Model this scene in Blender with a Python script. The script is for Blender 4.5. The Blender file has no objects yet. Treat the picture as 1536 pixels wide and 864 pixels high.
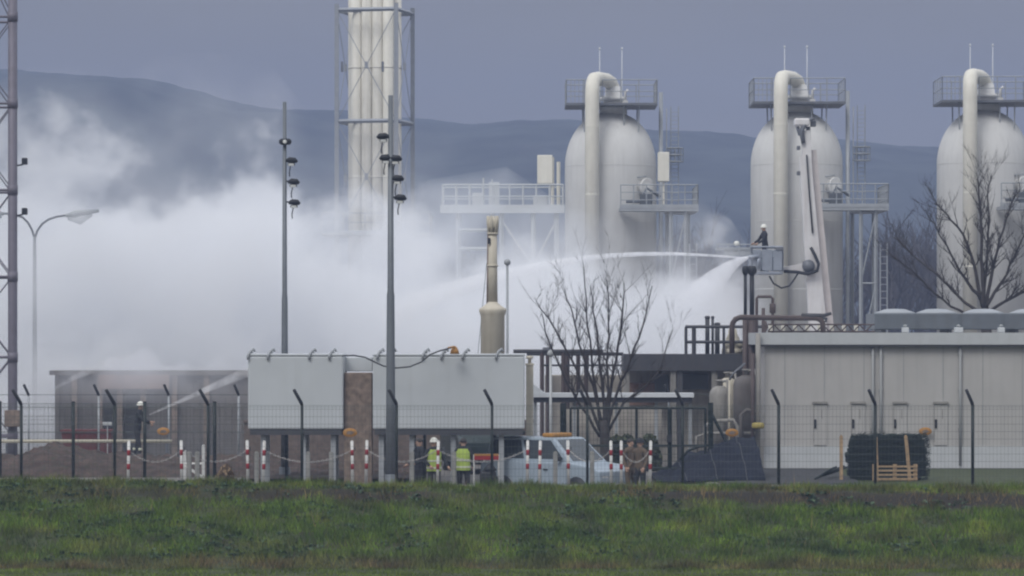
import bpy, bmesh, math, random
import numpy as np
from mathutils import Vector, Matrix
C = bpy.context
scene = C.scene
COL = scene.collection
R = math.radians
rnd = random.Random(7)

# ------------------------------------------------------------------ camera, sky, sun, exposure
F = 5600.0          # focal length in pixels of the 1536 wide photograph
YH = 513.0          # picture row of the horizon
EYE = 3.9
cam_data = bpy.data.cameras.new("camera")
cam = bpy.data.objects.new("camera", cam_data); COL.objects.link(cam)
cam.location = (0, 0, EYE); cam.rotation_euler = (R(90), 0, 0)
cam_data.sensor_width = 36.0; cam_data.lens = F / 1536 * 36
cam_data.shift_y = (YH - 432) / 1536
cam_data.clip_start = 0.5; cam_data.clip_end = 20000
scene.camera = cam

SUN_EL, SUN_AZ = 48, -32     # azimuth measured from behind the camera, minus = from the left
world = bpy.data.worlds.new("World"); scene.world = world
world.use_nodes = True
wn, wl = world.node_tree.nodes, world.node_tree.links
wn.clear()
w_out = wn.new("ShaderNodeOutputWorld"); w_bg = wn.new("ShaderNodeBackground")
sky = wn.new("ShaderNodeTexSky"); sky.sky_type = 'NISHITA'; sky.sun_disc = False
sky.sun_elevation = R(SUN_EL); sky.sun_rotation = R(180 + SUN_AZ); sky.air_density = 1.5; sky.dust_density = 4
tc = wn.new("ShaderNodeTexCoord"); sep = wn.new("ShaderNodeSeparateXYZ")
wl.new(tc.outputs["Generated"], sep.inputs[0])
ramp = wn.new("ShaderNodeValToRGB")           # the overcast layer: dull near the horizon, bright overhead
cr = ramp.color_ramp
cr.elements[0].position = 0.0; cr.elements[0].color = (.222, .203, .170, 1)
cr.elements[1].position = 1.0; cr.elements[1].color = (1.0, 1.02, 1.06, 1)
e = cr.elements.new(.12); e.color = (.242, .225, .197, 1)
e = cr.elements.new(.45); e.color = (.80, .83, .90, 1)
wl.new(sep.outputs[2], ramp.inputs[0])
mpw = wn.new("ShaderNodeMapping"); mpw.inputs["Scale"].default_value = (9, 9, 30)
wl.new(tc.outputs["Generated"], mpw.inputs[0])
nz = wn.new("ShaderNodeTexNoise"); nz.inputs["Scale"].default_value = 1.0; nz.inputs["Detail"].default_value = 4
wl.new(mpw.outputs[0], nz.inputs["Vector"])
mr = wn.new("ShaderNodeMapRange"); mr.inputs[1].default_value = .3; mr.inputs[2].default_value = .7
mr.inputs[3].default_value = 9.4; mr.inputs[4].default_value = 10.8
wl.new(nz.outputs["Fac"], mr.inputs[0])
vm = wn.new("ShaderNodeVectorMath"); vm.operation = 'SCALE'
wl.new(ramp.outputs[0], vm.inputs[0]); wl.new(mr.outputs[0], vm.inputs["Scale"])
mixw = wn.new("ShaderNodeMix"); mixw.data_type = 'RGBA'; mixw.inputs["Factor"].default_value = .94
wl.new(sky.outputs[0], mixw.inputs["A"]); wl.new(vm.outputs[0], mixw.inputs["B"])
wl.new(mixw.outputs["Result"], w_bg.inputs[0]); w_bg.inputs[1].default_value = .1
wl.new(w_bg.outputs[0], w_out.inputs[0])

sun_d = bpy.data.lights.new("sun", 'SUN'); sun = bpy.data.objects.new("sun", sun_d); COL.objects.link(sun)
sun_d.energy = 1.5; sun_d.angle = R(25); sun_d.color = (1, .97, .93)
sun.rotation_euler = (R(90 - SUN_EL), 0, R(SUN_AZ))     # light comes from behind and left of the camera

scene.view_settings.view_transform = 'Standard'; scene.view_settings.look = 'None'
scene.view_settings.exposure = 0.2; scene.view_settings.gamma = 1
scene.render.engine = 'CYCLES'
cy = scene.cycles
cy.use_denoising = True
cy.max_bounces = 12; cy.diffuse_bounces = 2; cy.glossy_bounces = 2; cy.transparent_max_bounces = 12
cy.volume_bounces = 10; cy.volume_step_rate = 1.0; cy.volume_max_steps = 256
cy.filter_width = 2.2      # the photograph is a soft telephoto video frame

# ------------------------------------------------------------------ helpers
def P(px, py, D):
    """world point seen at pixel (px,py) of the photograph at distance D"""
    return Vector(((px - 768) / F * D, D, EYE + (YH - py) / F * D))
def X(px, D): return (px - 768) / F * D
def Z(py, D): return EYE + (YH - py) / F * D
def S(D): return F / D

def tag(o, label=None, cat=None, group=None, kind=None):
    if label: o["label"] = label
    if cat: o["category"] = cat
    if group: o["group"] = group
    if kind: o["kind"] = kind
    return o
def thing(name, label, cat, loc=(0, 0, 0), group=None):
    o = bpy.data.objects.new(name, None); COL.objects.link(o)
    o.location = loc; o.empty_display_size = .2
    return tag(o, label, cat, group)
CH = {}
def setparent(o, p):
    o.parent = p; CH.setdefault(p.name, []).append(o)
def copy_tree(o, loc=None, parent=None, label=None):
    c = o.copy(); COL.objects.link(c)
    if loc is not None: c.location = loc
    if label: c["label"] = label
    if parent is not None: setparent(c, parent)
    for ch in CH.get(o.name, []):
        copy_tree(ch, None, c)
    return c
def wloc(o):
    v = Vector((0, 0, 0))
    while o is not None:
        v = v + Vector(o.location); o = o.parent
    return v

class MB:
    def __init__(s): s.v = []; s.f = []; s.sm = []; s.mi = []
    def add(s, vs, fs, smooth=False, mi=0):
        b = len(s.v); s.v += [tuple(p) for p in vs]
        for f in fs: s.f.append(tuple(i + b for i in f)); s.sm.append(smooth); s.mi.append(mi)
        return s
    def box(s, x0, x1, y0, y1, z0, z1, mi=0, rot=None, pivot=None):
        vs = [Vector(p) for p in ((x0,y0,z0),(x1,y0,z0),(x1,y1,z0),(x0,y1,z0),(x0,y0,z1),(x1,y0,z1),(x1,y1,z1),(x0,y1,z1))]
        if rot is not None:
            pv = Vector(pivot); vs = [pv + rot @ (p - pv) for p in vs]
        return s.add(vs, [(3,2,1,0),(4,5,6,7),(0,1,5,4),(1,2,6,5),(2,3,7,6),(3,0,4,7)], mi=mi)
    def cbox(s, c, sx, sy, sz, mi=0, rz=0):
        c = Vector(c)
        return s.box(c.x-sx/2, c.x+sx/2, c.y-sy/2, c.y+sy/2, c.z-sz/2, c.z+sz/2, mi, Matrix.Rotation(rz, 3, 'Z') if rz else None, c)
    def bbox(s, x0, x1, y0, y1, z0, z1, b=.03, mi=0):
        """bevelled box"""
        bm = bmesh.new(); bmesh.ops.create_cube(bm, size=1)
        for v in bm.verts: v.co = Vector(((x0+x1)/2+v.co.x*(x1-x0), (y0+y1)/2+v.co.y*(y1-y0), (z0+z1)/2+v.co.z*(z1-z0)))
        bmesh.ops.bevel(bm, geom=bm.edges[:], offset=b, segments=2, affect='EDGES', profile=.5)
        bm.verts.index_update(); s.add([v.co.copy() for v in bm.verts], [[v.index for v in f.verts] for f in bm.faces], mi=mi); bm.free(); return s
    def tube(s, pts, rad, n=8, caps=True, smooth=True, mi=0):
        pts = [Vector(p) for p in pts]
        if not isinstance(rad, (list, tuple)): rad = [rad] * len(pts)
        vs, fs = [], []; t0 = None; u = None
        for i, p in enumerate(pts):
            a = pts[max(i-1, 0)]; b = pts[min(i+1, len(pts)-1)]
            t = (b - a)
            t = t.normalized() if t.length > 1e-9 else Vector((0, 0, 1))
            if u is None:
                u = t.orthogonal().normalized()
            else:
                q = t0.rotation_difference(t); u = (q @ u).normalized()
            w = t.cross(u); t0 = t
            for k in range(n):
                an = 2*math.pi*(k+.5)/n
                vs.append(p + (u*math.cos(an) + w*math.sin(an))*rad[i])
        m = len(pts)
        for i in range(m-1):
            for k in range(n):
                k2 = (k+1) % n
                fs.append((i*n+k, i*n+k2, (i+1)*n+k2, (i+1)*n+k))
        if caps: fs.append(tuple(range(n-1, -1, -1))); fs.append(tuple((m-1)*n+k for k in range(n)))
        return s.add(vs, fs, smooth and n > 5, mi)
    def bar(s, a, b, r, n=4): return s.tube([a, b], r, n, smooth=False)
    def lathe(s, c, prof, n=24, smooth=True, mi=0, axis=None):
        """prof: list of (radius, height) from bottom to top; axis rotates the up direction"""
        c = Vector(c); vs, fs = [], []
        q = Vector((0,0,1)).rotation_difference(Vector(axis)) if axis is not None else None
        for r, z in prof:
            for k in range(n):
                a = 2*math.pi*k/n; p = Vector((r*math.cos(a), r*math.sin(a), z))
                vs.append(c + (q @ p if q else p))
        m = len(prof)
        for i in range(m-1):
            for k in range(n):
                k2 = (k+1) % n; fs.append((i*n+k, i*n+k2, (i+1)*n+k2, (i+1)*n+k))
        fs.append(tuple(range(n-1, -1, -1))); fs.append(tuple((m-1)*n+k for k in range(n)))
        return s.add(vs, fs, smooth, mi)
    def prism(s, poly, y0, y1, mi=0):
        """poly of (x,z) extruded along y"""
        n = len(poly); vs = [(x, y0, z) for x, z in poly] + [(x, y1, z) for x, z in poly]
        fs = [tuple(range(n)), tuple(range(2*n-1, n-1, -1))] + [(i, i+n, (i+1) % n+n, (i+1) % n) for i in range(n)]
        return s.add(vs, fs, mi=mi)
    def build(s, name, mats, parent=None, local=False):
        me = bpy.data.meshes.new(name)
        vs = s.v
        if parent is not None and not local:
            o0 = wloc(parent); vs = [(x-o0.x, y-o0.y, z-o0.z) for x, y, z in vs]
        me.from_pydata(vs, [], s.f)
        if not isinstance(mats, (list, tuple)): mats = [mats]
        for m in mats: me.materials.append(m)
        me.polygons.foreach_set("use_smooth", s.sm); me.polygons.foreach_set("material_index", s.mi)
        me.update()
        bm = bmesh.new(); bm.from_mesh(me); bmesh.ops.recalc_face_normals(bm, faces=bm.faces[:]); bm.to_mesh(me); bm.free()
        o = bpy.data.objects.new(name, me); COL.objects.link(o)
        if parent is not None: setparent(o, parent)
        return o

def railing(mb, pts, h, r=.022, step=1.0, mids=(.5,)):
    """posts and rails along a polyline of floor points"""
    up = Vector((0, 0, h))
    for a, b in zip(pts[:-1], pts[1:]):
        a, b = Vector(a), Vector(b); L = (b-a).length; k = max(1, round(L/step))
        for i in range(k+1):
            p = a.lerp(b, i/k); mb.bar(p, p+up, r)
        mb.bar(a+up, b+up, r)
        for m in mids: mb.bar(a+up*m, b+up*m, r*.8)
    return mb

# ------------------------------------------------------------------ materials
def mat(name, col, rough=.7, metal=0, var=.12, scale=3.0, streak=0.0, dirt=(.12,.10,.08), dirt_amt=0.0, bump=0.0, spec=.3):
    m = bpy.data.materials.new(name); m.use_nodes = True
    n, l = m.node_tree.nodes, m.node_tree.links
    b = n["Principled BSDF"]; b.inputs["Roughness"].default_value = rough; b.inputs["Metallic"].default_value = metal
    b.inputs["Specular IOR Level"].default_value = spec
    g = n.new("ShaderNodeNewGeometry")
    nz = n.new("ShaderNodeTexNoise"); nz.inputs["Scale"].default_value = scale; nz.inputs["Detail"].default_value = 5; nz.inputs["Roughness"].default_value = .6
    l.new(g.outputs["Position"], nz.inputs["Vector"])
    mr = n.new("ShaderNodeMapRange"); mr.inputs[1].default_value = .25; mr.inputs[2].default_value = .75
    mr.inputs[3].default_value = 1-var; mr.inputs[4].default_value = 1+var
    l.new(nz.outputs["Fac"], mr.inputs[0])
    vm = n.new("ShaderNodeVectorMath"); vm.operation = 'SCALE'; vm.inputs[0].default_value = col
    l.new(mr.outputs[0], vm.inputs["Scale"])
    outc = vm.outputs[0]
    if streak or dirt_amt:
        mp = n.new("ShaderNodeMapping"); mp.inputs["Scale"].default_value = (5, 5, .35)
        l.new(g.outputs["Position"], mp.inputs[0])
        n2 = n.new("ShaderNodeTexNoise"); n2.inputs["Scale"].default_value = 1.0; n2.inputs["Detail"].default_value = 4
        l.new(mp.outputs[0], n2.inputs["Vector"])
        m2 = n.new("ShaderNodeMapRange"); m2.inputs[1].default_value = .48; m2.inputs[2].default_value = .78
        m2.inputs[3].default_value = 0; m2.inputs[4].default_value = max(streak, dirt_amt)
        l.new(n2.outputs["Fac"], m2.inputs[0])
        mx = n.new("ShaderNodeMix"); mx.data_type = 'RGBA'
        l.new(m2.outputs[0], mx.inputs["Factor"]); l.new(outc, mx.inputs["A"]); mx.inputs["B"].default_value = (*dirt, 1)
        outc = mx.outputs["Result"]
    l.new(outc, b.inputs["Base Color"])
    if bump:
        bp = n.new("ShaderNodeBump"); bp.inputs["Strength"].default_value = bump; bp.inputs["Distance"].default_value = .05
        l.new(nz.outputs["Fac"], bp.inputs["Height"]); l.new(bp.outputs[0], b.inputs["Normal"])
    return m
M = dict(
    white=mat("white paint", (.60,.63,.66), .55, var=.05, streak=.25, dirt=(.42,.42,.40)),
    cabinet=mat("cabinet grey white", (.50,.53,.55), .5, var=.04, scale=1.2, streak=.2, dirt=(.42,.44,.44)),
    wall=mat("sandwich panel", (.42,.41,.395), .6, var=.07, scale=.8, streak=.28, dirt=(.27,.27,.26)),
    trim=mat("pale trim", (.47,.49,.50), .5, var=.05, streak=.2, dirt=(.33,.34,.33)),
    vessel=mat("vessel coat", (.62,.62,.605), .55, var=.05, scale=1.2, streak=.4, dirt=(.47,.465,.45)),
    cream=mat("cream pipe coat", (.70,.68,.60), .5, var=.05, streak=.35, dirt=(.54,.51,.43)),
    beige=mat("beige stack coat", (.54,.50,.41), .6, var=.08, streak=.45, dirt=(.30,.26,.19)),
    galv=mat("galvanised steel", (.34,.36,.38), .55, .15, var=.12),
    steel=mat("grey steel", (.16,.17,.19), .5, .2, var=.15),
    mast=mat("mast steel", (.15,.165,.18), .5, .3, var=.12),
    lattice=mat("lattice steel", (.155,.145,.175), .55, .2, var=.15),
    dark=mat("dark fittings", (.022,.024,.028), .5, var=.2),
    greenpost=mat("green post coat", (.012,.020,.018), .45, var=.2),
    wire=mat("fence wire", (.07,.085,.08), .5, .2, var=.1),
    red=mat("red bands", (.28,.025,.03), .5, var=.15),
    postwhite=mat("post white", (.66,.66,.64), .5, var=.1, streak=.3, dirt=(.35,.33,.3)),
    concrete=mat("concrete", (.27,.27,.255), .85, var=.2, scale=6, bump=.2),
    brick=mat("weathered masonry", (.145,.115,.10), .9, var=.35, scale=5, bump=.4, dirt_amt=.4),
    rust=mat("rust", (.20,.155,.125), .85, var=.45, scale=6, bump=.3),
    brownpipe=mat("brown pipe", (.085,.065,.062), .6, var=.2),
    pipegrey=mat("downpipe grey", (.30,.31,.31), .6, var=.08),
    cagesteel=mat("cage steel", (.30,.32,.35), .6, .1, var=.1),
    flue=mat("flue cream", (.64,.62,.55), .6, var=.06, streak=.5, dirt=(.42,.39,.32)),
    paleback=mat("pale stained wall", (.42,.39,.35), .85, var=.25, scale=1.5, streak=.7, dirt=(.20,.19,.17)),
    slate=mat("slate fascia", (.060,.062,.070), .6, var=.15, streak=.2),
    greywall=mat("equipment grey", (.27,.26,.24), .75, var=.2, scale=2, streak=.5, dirt=(.09,.085,.08)),
    shed=mat("shed cladding", (.13,.12,.115), .8, var=.25, scale=2, streak=.5),
    rustfascia=mat("rusty fascia", (.21,.135,.105), .8, var=.3),
    bay_shade=mat("bay shade", (.035,.038,.042), .8, var=.2),
    darkred=mat("dark red metal", (.12,.035,.035), .6, var=.3, scale=4),
    yellowrail=mat("pale pipe", (.45,.42,.33), .5, var=.1),
    tarp=mat("navy tarp", (.014,.017,.027), .9, var=.35, scale=3, bump=.4, spec=.1),
    orange=mat("orange plastic", (.40,.20,.045), .5, var=.1),
    yellow=mat("yellow plate", (.36,.29,.08), .5, var=.1),
    cooler=mat("cooler steel", (.125,.14,.155), .5, .2, var=.12, streak=.2),
    fan=mat("fan ring", (.33,.355,.38), .5, .1, var=.1),
    wood=mat("pallet wood", (.36,.255,.15), .8, var=.3, scale=8),
    netting=mat("dark green netting", (.016,.026,.022), .8, var=.5, scale=5),
    boom=mat("boom white", (.68,.67,.67), .4, var=.06, streak=.35, dirt=(.38,.33,.31)),
    boompink=mat("boom stripe", (.56,.52,.51), .5, var=.1),
    cage=mat("bucket alloy", (.30,.33,.38), .4, .3, var=.15),
    rubber=mat("black rubber", (.02,.02,.022), .7, var=.1),
    truckred=mat("fire red", (.32,.03,.025), .4, var=.1),
    carpaint=mat("pale blue grey paint", (.30,.36,.42), .35, var=.06, spec=.5),
    greenvan=mat("dark green paint", (.025,.04,.04), .35, var=.1, spec=.5),
    glass=mat("dark glass", (.03,.04,.045), .12, var=.05, spec=.6),
    lamp=mat("lamp lens", (.55,.56,.55), .3, var=.05),
    skin=mat("skin", (.42,.27,.20), .6, var=.05),
    jacket=mat("dark turnout cloth", (.025,.027,.032), .85, var=.2),
    trousers=mat("dark trouser cloth", (.03,.03,.034), .9, var=.2),
    tan=mat("tan turnout cloth", (.11,.082,.058), .9, var=.2),
    hivis=mat("high visibility cloth", (.38,.50,.10), .8, var=.08),
    reflect=mat("reflective band", (.62,.64,.50), .4, var=.05),
    helmet=mat("pale helmet", (.72,.72,.66), .4, var=.05),
    bark=mat("bark", (.050,.044,.042), .9, var=.25, scale=9),
    hedge=mat("hedge leaf", (.075,.088,.045), .8, var=.5, scale=3),
    hose=mat("cable sheath", (.05,.052,.055), .6, var=.1),
    chain=mat("white plastic chain", (.40,.39,.38), .5, var=.1),
    gravel=mat("yard gravel", (.17,.16,.15), .95, var=.3, scale=4, bump=.4),
    kerb=mat("kerb concrete", (.21,.20,.175), .9, var=.25, scale=5),
    soil=mat("soil", (.060,.042,.036), .95, var=.45, scale=2.5, bump=.6),
    darkgravel=mat("dark gravel", (.045,.046,.048), .95, var=.3, scale=5, bump=.4),
    twig=mat("far twigs", (.085,.078,.078), .95, var=.2),
    vergegrass=mat("verge grass", (.050,.062,.026), .9, var=.4, scale=2, bump=.5),
)

def veg_mat(name, cols, scale=.8, dry_band=True, dry=(.125, .090, .040)):
    """leaf colour: patches from a noise field, a tint per blade, a dry strip along the bank's foot"""
    m = bpy.data.materials.new(name); m.use_nodes = True
    n, l = m.node_tree.nodes, m.node_tree.links
    b = n["Principled BSDF"]; b.inputs["Roughness"].default_value = .75; b.inputs["Specular IOR Level"].default_value = .2
    g = n.new("ShaderNodeNewGeometry")
    nz = n.new("ShaderNodeTexNoise"); nz.inputs["Scale"].default_value = scale; nz.inputs["Detail"].default_value = 5; nz.inputs["Roughness"].default_value = .65
    l.new(g.outputs["Position"], nz.inputs["Vector"])
    rp = n.new("ShaderNodeValToRGB"); cr = rp.color_ramp
    cr.elements[0].position = .30; cr.elements[0].color = (*cols[0], 1)
    cr.elements[1].position = .72; cr.elements[1].color = (*cols[-1], 1)
    for i, c in enumerate(cols[1:-1]):
        e = cr.elements.new(.30 + .42*(i+1)/(len(cols)-1)); e.color = (*c, 1)
    l.new(nz.outputs["Fac"], rp.inputs[0]); outc = rp.outputs[0]
    at = n.new("ShaderNodeAttribute"); at.attribute_name = "tint"
    if dry_band:
        mx0 = n.new("ShaderNodeMix"); mx0.data_type = 'RGBA'
        sp = n.new("ShaderNodeSeparateColor"); l.new(at.outputs["Color"], sp.inputs[0])
        l.new(sp.outputs[1], mx0.inputs["Factor"]); l.new(outc, mx0.inputs["A"]); mx0.inputs["B"].default_value = (*dry, 1)
        outc = mx0.outputs["Result"]
        vs = n.new("ShaderNodeVectorMath"); vs.operation = 'SCALE'
        l.new(outc, vs.inputs[0]); l.new(sp.outputs[0], vs.inputs["Scale"]); outc = vs.outputs[0]
    l.new(outc, b.inputs["Base Color"])
    return m

# ------------------------------------------------------------------ ground
def lerp_tab(x, tab):
    if x <= tab[0][0]: return tab[0][1]
    for (a, va), (b, vb) in zip(tab[:-1], tab[1:]):
        if x <= b:
            t = (x-a)/(b-a); return va + (vb-va)*t
    return tab[-1][1]
from mathutils import noise as mnoise
def crest(x):
    return lerp_tab(x, [(-14, .30), (-7, .24), (-4, .15), (0, .08), (14, .06)]) + .07*mnoise.noise(Vector((x*.7, 3, 0)))+.03*mnoise.noise(Vector((x*2.3, 3, 0)))
PROFILE = [(0, 0), (.4, .42), (.74, .70), (.79, .735), (.93, .965), (1, 1)]
def gz(x, y):
    foot, top = 89.0 + .25*math.sin(x*.35), 96.6
    if y >= 99.2:
        sx = min(1, max(0, (x+7.6)/.8))*min(1, max(0, (5.4-x)/.5)); sy = min(1, max(0, (y-101.9)/.6))*min(1, max(0, (108.6-y)/1.3))
        return -.55*sx*sy
    if y >= top: return crest(x) * (1 - (y-top)/2.6) if y < top+2.6 else 0.0
    if y <= foot: return -1.5 + .02*mnoise.noise(Vector((x*.5, y*.5, 0)))
    t = (y-foot)/(top-foot) + .03*mnoise.noise(Vector((x*.45, y*.2, 5)))
    t = min(max(t, 0), 1)
    return -1.5 + (crest(x)+1.5)*lerp_tab(t, PROFILE) + .07*mnoise.noise(Vector((x*.9, y*.9, 1)))*min(1, t*4)*min(1, (1-t)*4)

def sheet(name, xs, ys, zf, material):
    mb = MB(); nx = len(xs)
    vs = [(x, y, zf(x, y)) for y in ys for x in xs]
    fs = [(j*nx+i, j*nx+i+1, (j+1)*nx+i+1, (j+1)*nx+i) for j in range(len(ys)-1) for i in range(nx-1)]
    mb.add(vs, fs, True)
    return mb.build(name, material)
fine_x = list(np.arange(-18, 18.01, .2)); xs = [-560, -200, -60, -30] + fine_x + [30, 60, 200, 560]
ys = [-25, 0, 40, 70, 80, 84, 86, 87, 88] + list(np.arange(88.5, 109.1, .25)) + [112, 140, 200, 400, 800, 1330]
M_ground = veg_mat("bank soil and turf", [(.032,.026,.015), (.042,.052,.018), (.055,.080,.022)], .9, True, (.028, .023, .012))
GROUND = tag(sheet("ground", xs, ys, gz, M_ground), "grassy field rising in a low bank to the level plant yard", "ground", kind="structure")
tag(sheet("yard", [-60, -30, -12]+list(np.arange(-9, 7.01, .3))+[12, 30, 60], list(np.arange(99.3, 109.4, .25))+[120, 180, 330], lambda x, y: gz(x, max(y, 99.3))+.012, M["gravel"]), "grey gravel yard behind the fence", "yard", kind="structure")
kb = MB(); kb.box(X(540, 99), 19, 98.75, 99.2, -.1, .10)
tag(kb.build("kerb", M["kerb"]), "pale concrete kerb along the top of the grass bank", "kerb", kind="structure")
tag(sheet("verge", [9.6, 12, 14, 19], [101, 105, 110, 114.2], lambda x, y: .03, M["vergegrass"]), "strip of short grass in front of the grey hall", "verge", kind="structure")
tag(sheet("gravel_strip", [5.7, 6.8, 8, 9.55], [101, 104, 107, 110, 114], lambda x, y: .035 + .12*max(0, mnoise.noise(Vector((x, y, 2)))), M["darkgravel"]), "dark gravel strip before the hall", "gravel strip", kind="structure")

# grass on the bank and field
nr = np.random.default_rng(3)
def blades(name, label, n, xr, yr, hr, wr, material, lean=.45, keep=None, ribs=1, z_off=0.0, tintf=None):
    px = nr.uniform(xr[0], xr[1], n); py = nr.uniform(yr[0], yr[1], n)
    vs = np.zeros((n*3, 3)); tint = np.zeros((n*3, 4)); k = 0
    for i in range(n):
        x, y = px[i], py[i]
        kk = keep(x, y) if keep else 1.0
        if nr.random() > kk: continue
        z = gz(x, y) - .01 + z_off
        cl = .45 + 1.1*max(0, .5 + mnoise.noise(Vector((x*1.1, y*1.1, 7))))
        h = nr.uniform(*hr)*cl; w = nr.uniform(*wr); a = nr.uniform(0, math.pi)
        dx, dy = math.cos(a)*w/2, math.sin(a)*w/2
        la = nr.uniform(0, 2*math.pi); ll = nr.uniform(.1, lean)*h*1.6
        vs[k] = (x-dx, y-dy, z); vs[k+1] = (x+dx, y+dy, z); vs[k+2] = (x+math.cos(la)*ll, y+math.sin(la)*ll, z+h)
        t, d = tintf(x, y)
        tint[k:k+3] = (t*nr.uniform(.5, 1.5)*(.75+.9*max(0, .5+mnoise.noise(Vector((x*.9, y*.9, 51))))), d, 0, 1); k += 3
    vs, tint = vs[:k], tint[:k]
    me = bpy.data.meshes.new(name); m = k//3
    me.vertices.add(k); me.vertices.foreach_set("co", vs.ravel())
    me.loops.add(k); me.loops.foreach_set("vertex_index", np.arange(k, dtype=np.int32))
    me.polygons.add(m); me.polygons.foreach_set("loop_start", np.arange(0, k, 3, dtype=np.int32))
    me.update(); me.validate()
    ca = me.color_attributes.new("tint", 'FLOAT_COLOR', 'POINT'); ca.data.foreach_set("color", tint.ravel())
    me.materials.append(material)
    o = bpy.data.objects.new(name, me); COL.objects.link(o)
    return tag(o, label, "grass", kind="stuff")
M_grass = veg_mat("meadow grass", [(.024,.043,.009), (.054,.096,.011), (.092,.146,.014), (.140,.158,.024)], .8)
def bank_t(x, y): return (y-89)/7.6
def scarp(x, y):
    """how bare the little soil step below the crest is at (x, y)"""
    t = bank_t(x, y); px = x/96*F+768
    n = mnoise.noise(Vector((x*.35, 11, 0)))
    c = lerp_tab(px, [(0, .86), (700, .88), (900, .93), (1536, .83)]) + .02*mnoise.noise(Vector((x*1.1, 17, 0)))
    hw = lerp_tab(px, [(0, .05), (400, .055), (600, .05), (760, .03), (1000, .05), (1536, .10)])*(1+.5*mnoise.noise(Vector((x*1.7, 19, 0))))
    s = max(0, 1 - (abs(t-c)/hw)**2)
    amt = lerp_tab(px, [(0, .1), (120, .3), (200, .6), (330, .3), (430, .9), (600, .9), (680, .25), (900, .3), (1020, .9), (1536, 1)])
    return min(1, s*1.6)*amt
def keep_bank(x, y): return max(.22, 1 - 1.1*scarp(x, y)*(.6+.8*max(0, .5+mnoise.noise(Vector((x*2.2, y*2.2, 61))))))
def tint_bank(x, y):
    t = bank_t(x, y)
    dry = max(0, 1 - abs(t-.0)/.13)*.8
    dry = max(dry, max(0, 1-abs(t-.99)/.09)*(.35 if x < 3 else .6))
    dry = max(dry, 1.3*scarp(x, y))
    dry *= .55 + .9*max(0, .5+mnoise.noise(Vector((x*.8, y*.8, 21))))
    if t < -.09: dry *= .1
    return 1.0, min(1, dry + .60*max(0, mnoise.noise(Vector((x*.55, y*.9, 31)))-.08))
blades("grass", "rough green grass covering the bank", 150000, (-16.5, 16.5), (88.6, 98.7), (.07, .22), (.012, .028), M_grass, keep=keep_bank, tintf=tint_bank)
_gv = GROUND.data.vertices
_ga = GROUND.data.color_attributes.new("tint", 'FLOAT_COLOR', 'POINT')
_ga.data.foreach_set("color", np.array([(1-.35*scarp(v.co.x, v.co.y), min(1, 1.3*scarp(v.co.x, v.co.y)), 0, 1) for v in _gv], dtype=np.float32).ravel())
M_lawn = veg_mat("mown grass", [(.062,.092,.010), (.085,.122,.012), (.10,.135,.014)], .7)
blades("mown_grass", "short mown grass at the foot of the bank", 45000, (-16, 16), (83.5, 88.8), (.03, .08), (.012, .03), M_lawn, tintf=lambda x, y: (1.0, .12*max(0, mnoise.noise(Vector((x, y, 3))))))
blades("dead_stalks", "thin dry pale stalks standing in the bank grass", 2600, (-16, 16), (88.9, 98.4), (.22, .50), (.008, .014), M_grass, lean=.5, keep=lambda x, y: max(.05, .5+mnoise.noise(Vector((x*.6, y*.6, 71)))), tintf=lambda x, y: (1.15, 1.0))
# broad leaved weeds
def weeds():
    vs, fs, ti = [], [], []
    spots = []
    while len(spots) < 2300:
        x = rnd.uniform(-15.5, 15.5); y = rnd.uniform(89.6, 96.8)
        d = mnoise.noise(Vector((x*.45, y*.5, 41))) + (.18 if x < -4.5 else 0) - (.12 if x > 3 else 0)
        if d > .12 or rnd.random() < .03: spots.append((x, y))
    for x, y in spots:
        z = gz(x, y); tt = rnd.uniform(.6, 1.35); s = rnd.uniform(.5, 1.3)
        for k in range(rnd.randint(7, 13)):
            a = rnd.uniform(0, 6.283); L = rnd.uniform(.05, .13)*s; w = L*.26; up = rnd.uniform(.7, 2.2)
            d = Vector((math.cos(a), math.sin(a), up)).normalized(); sd = Vector((-math.sin(a), math.cos(a), 0))*w
            o = Vector((x+rnd.uniform(-.08, .08), y+rnd.uniform(-.08, .08), z)); b = len(vs)
            vs += [o, o+d*L*.55+sd, o+d*L+Vector((0, 0, -.3*L)), o+d*L*.55-sd]; fs.append((b, b+1, b+2, b+3)); ti += [(tt, 0, 0, 1)]*4
    mb = MB(); mb.add(vs, fs)
    m = veg_mat("weed leaf", [(.045,.08,.045), (.07,.115,.065), (.115,.155,.095)], 2.5)
    o = mb.build("weeds", m)
    ca = o.data.color_attributes.new("tint", 'FLOAT_COLOR', 'POINT'); ca.data.foreach_set("color", np.array(ti, dtype=np.float32).ravel())
    tag(o, "broad leaved dark weeds growing through the bank grass", "weeds", kind="stuff")
weeds()

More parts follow.
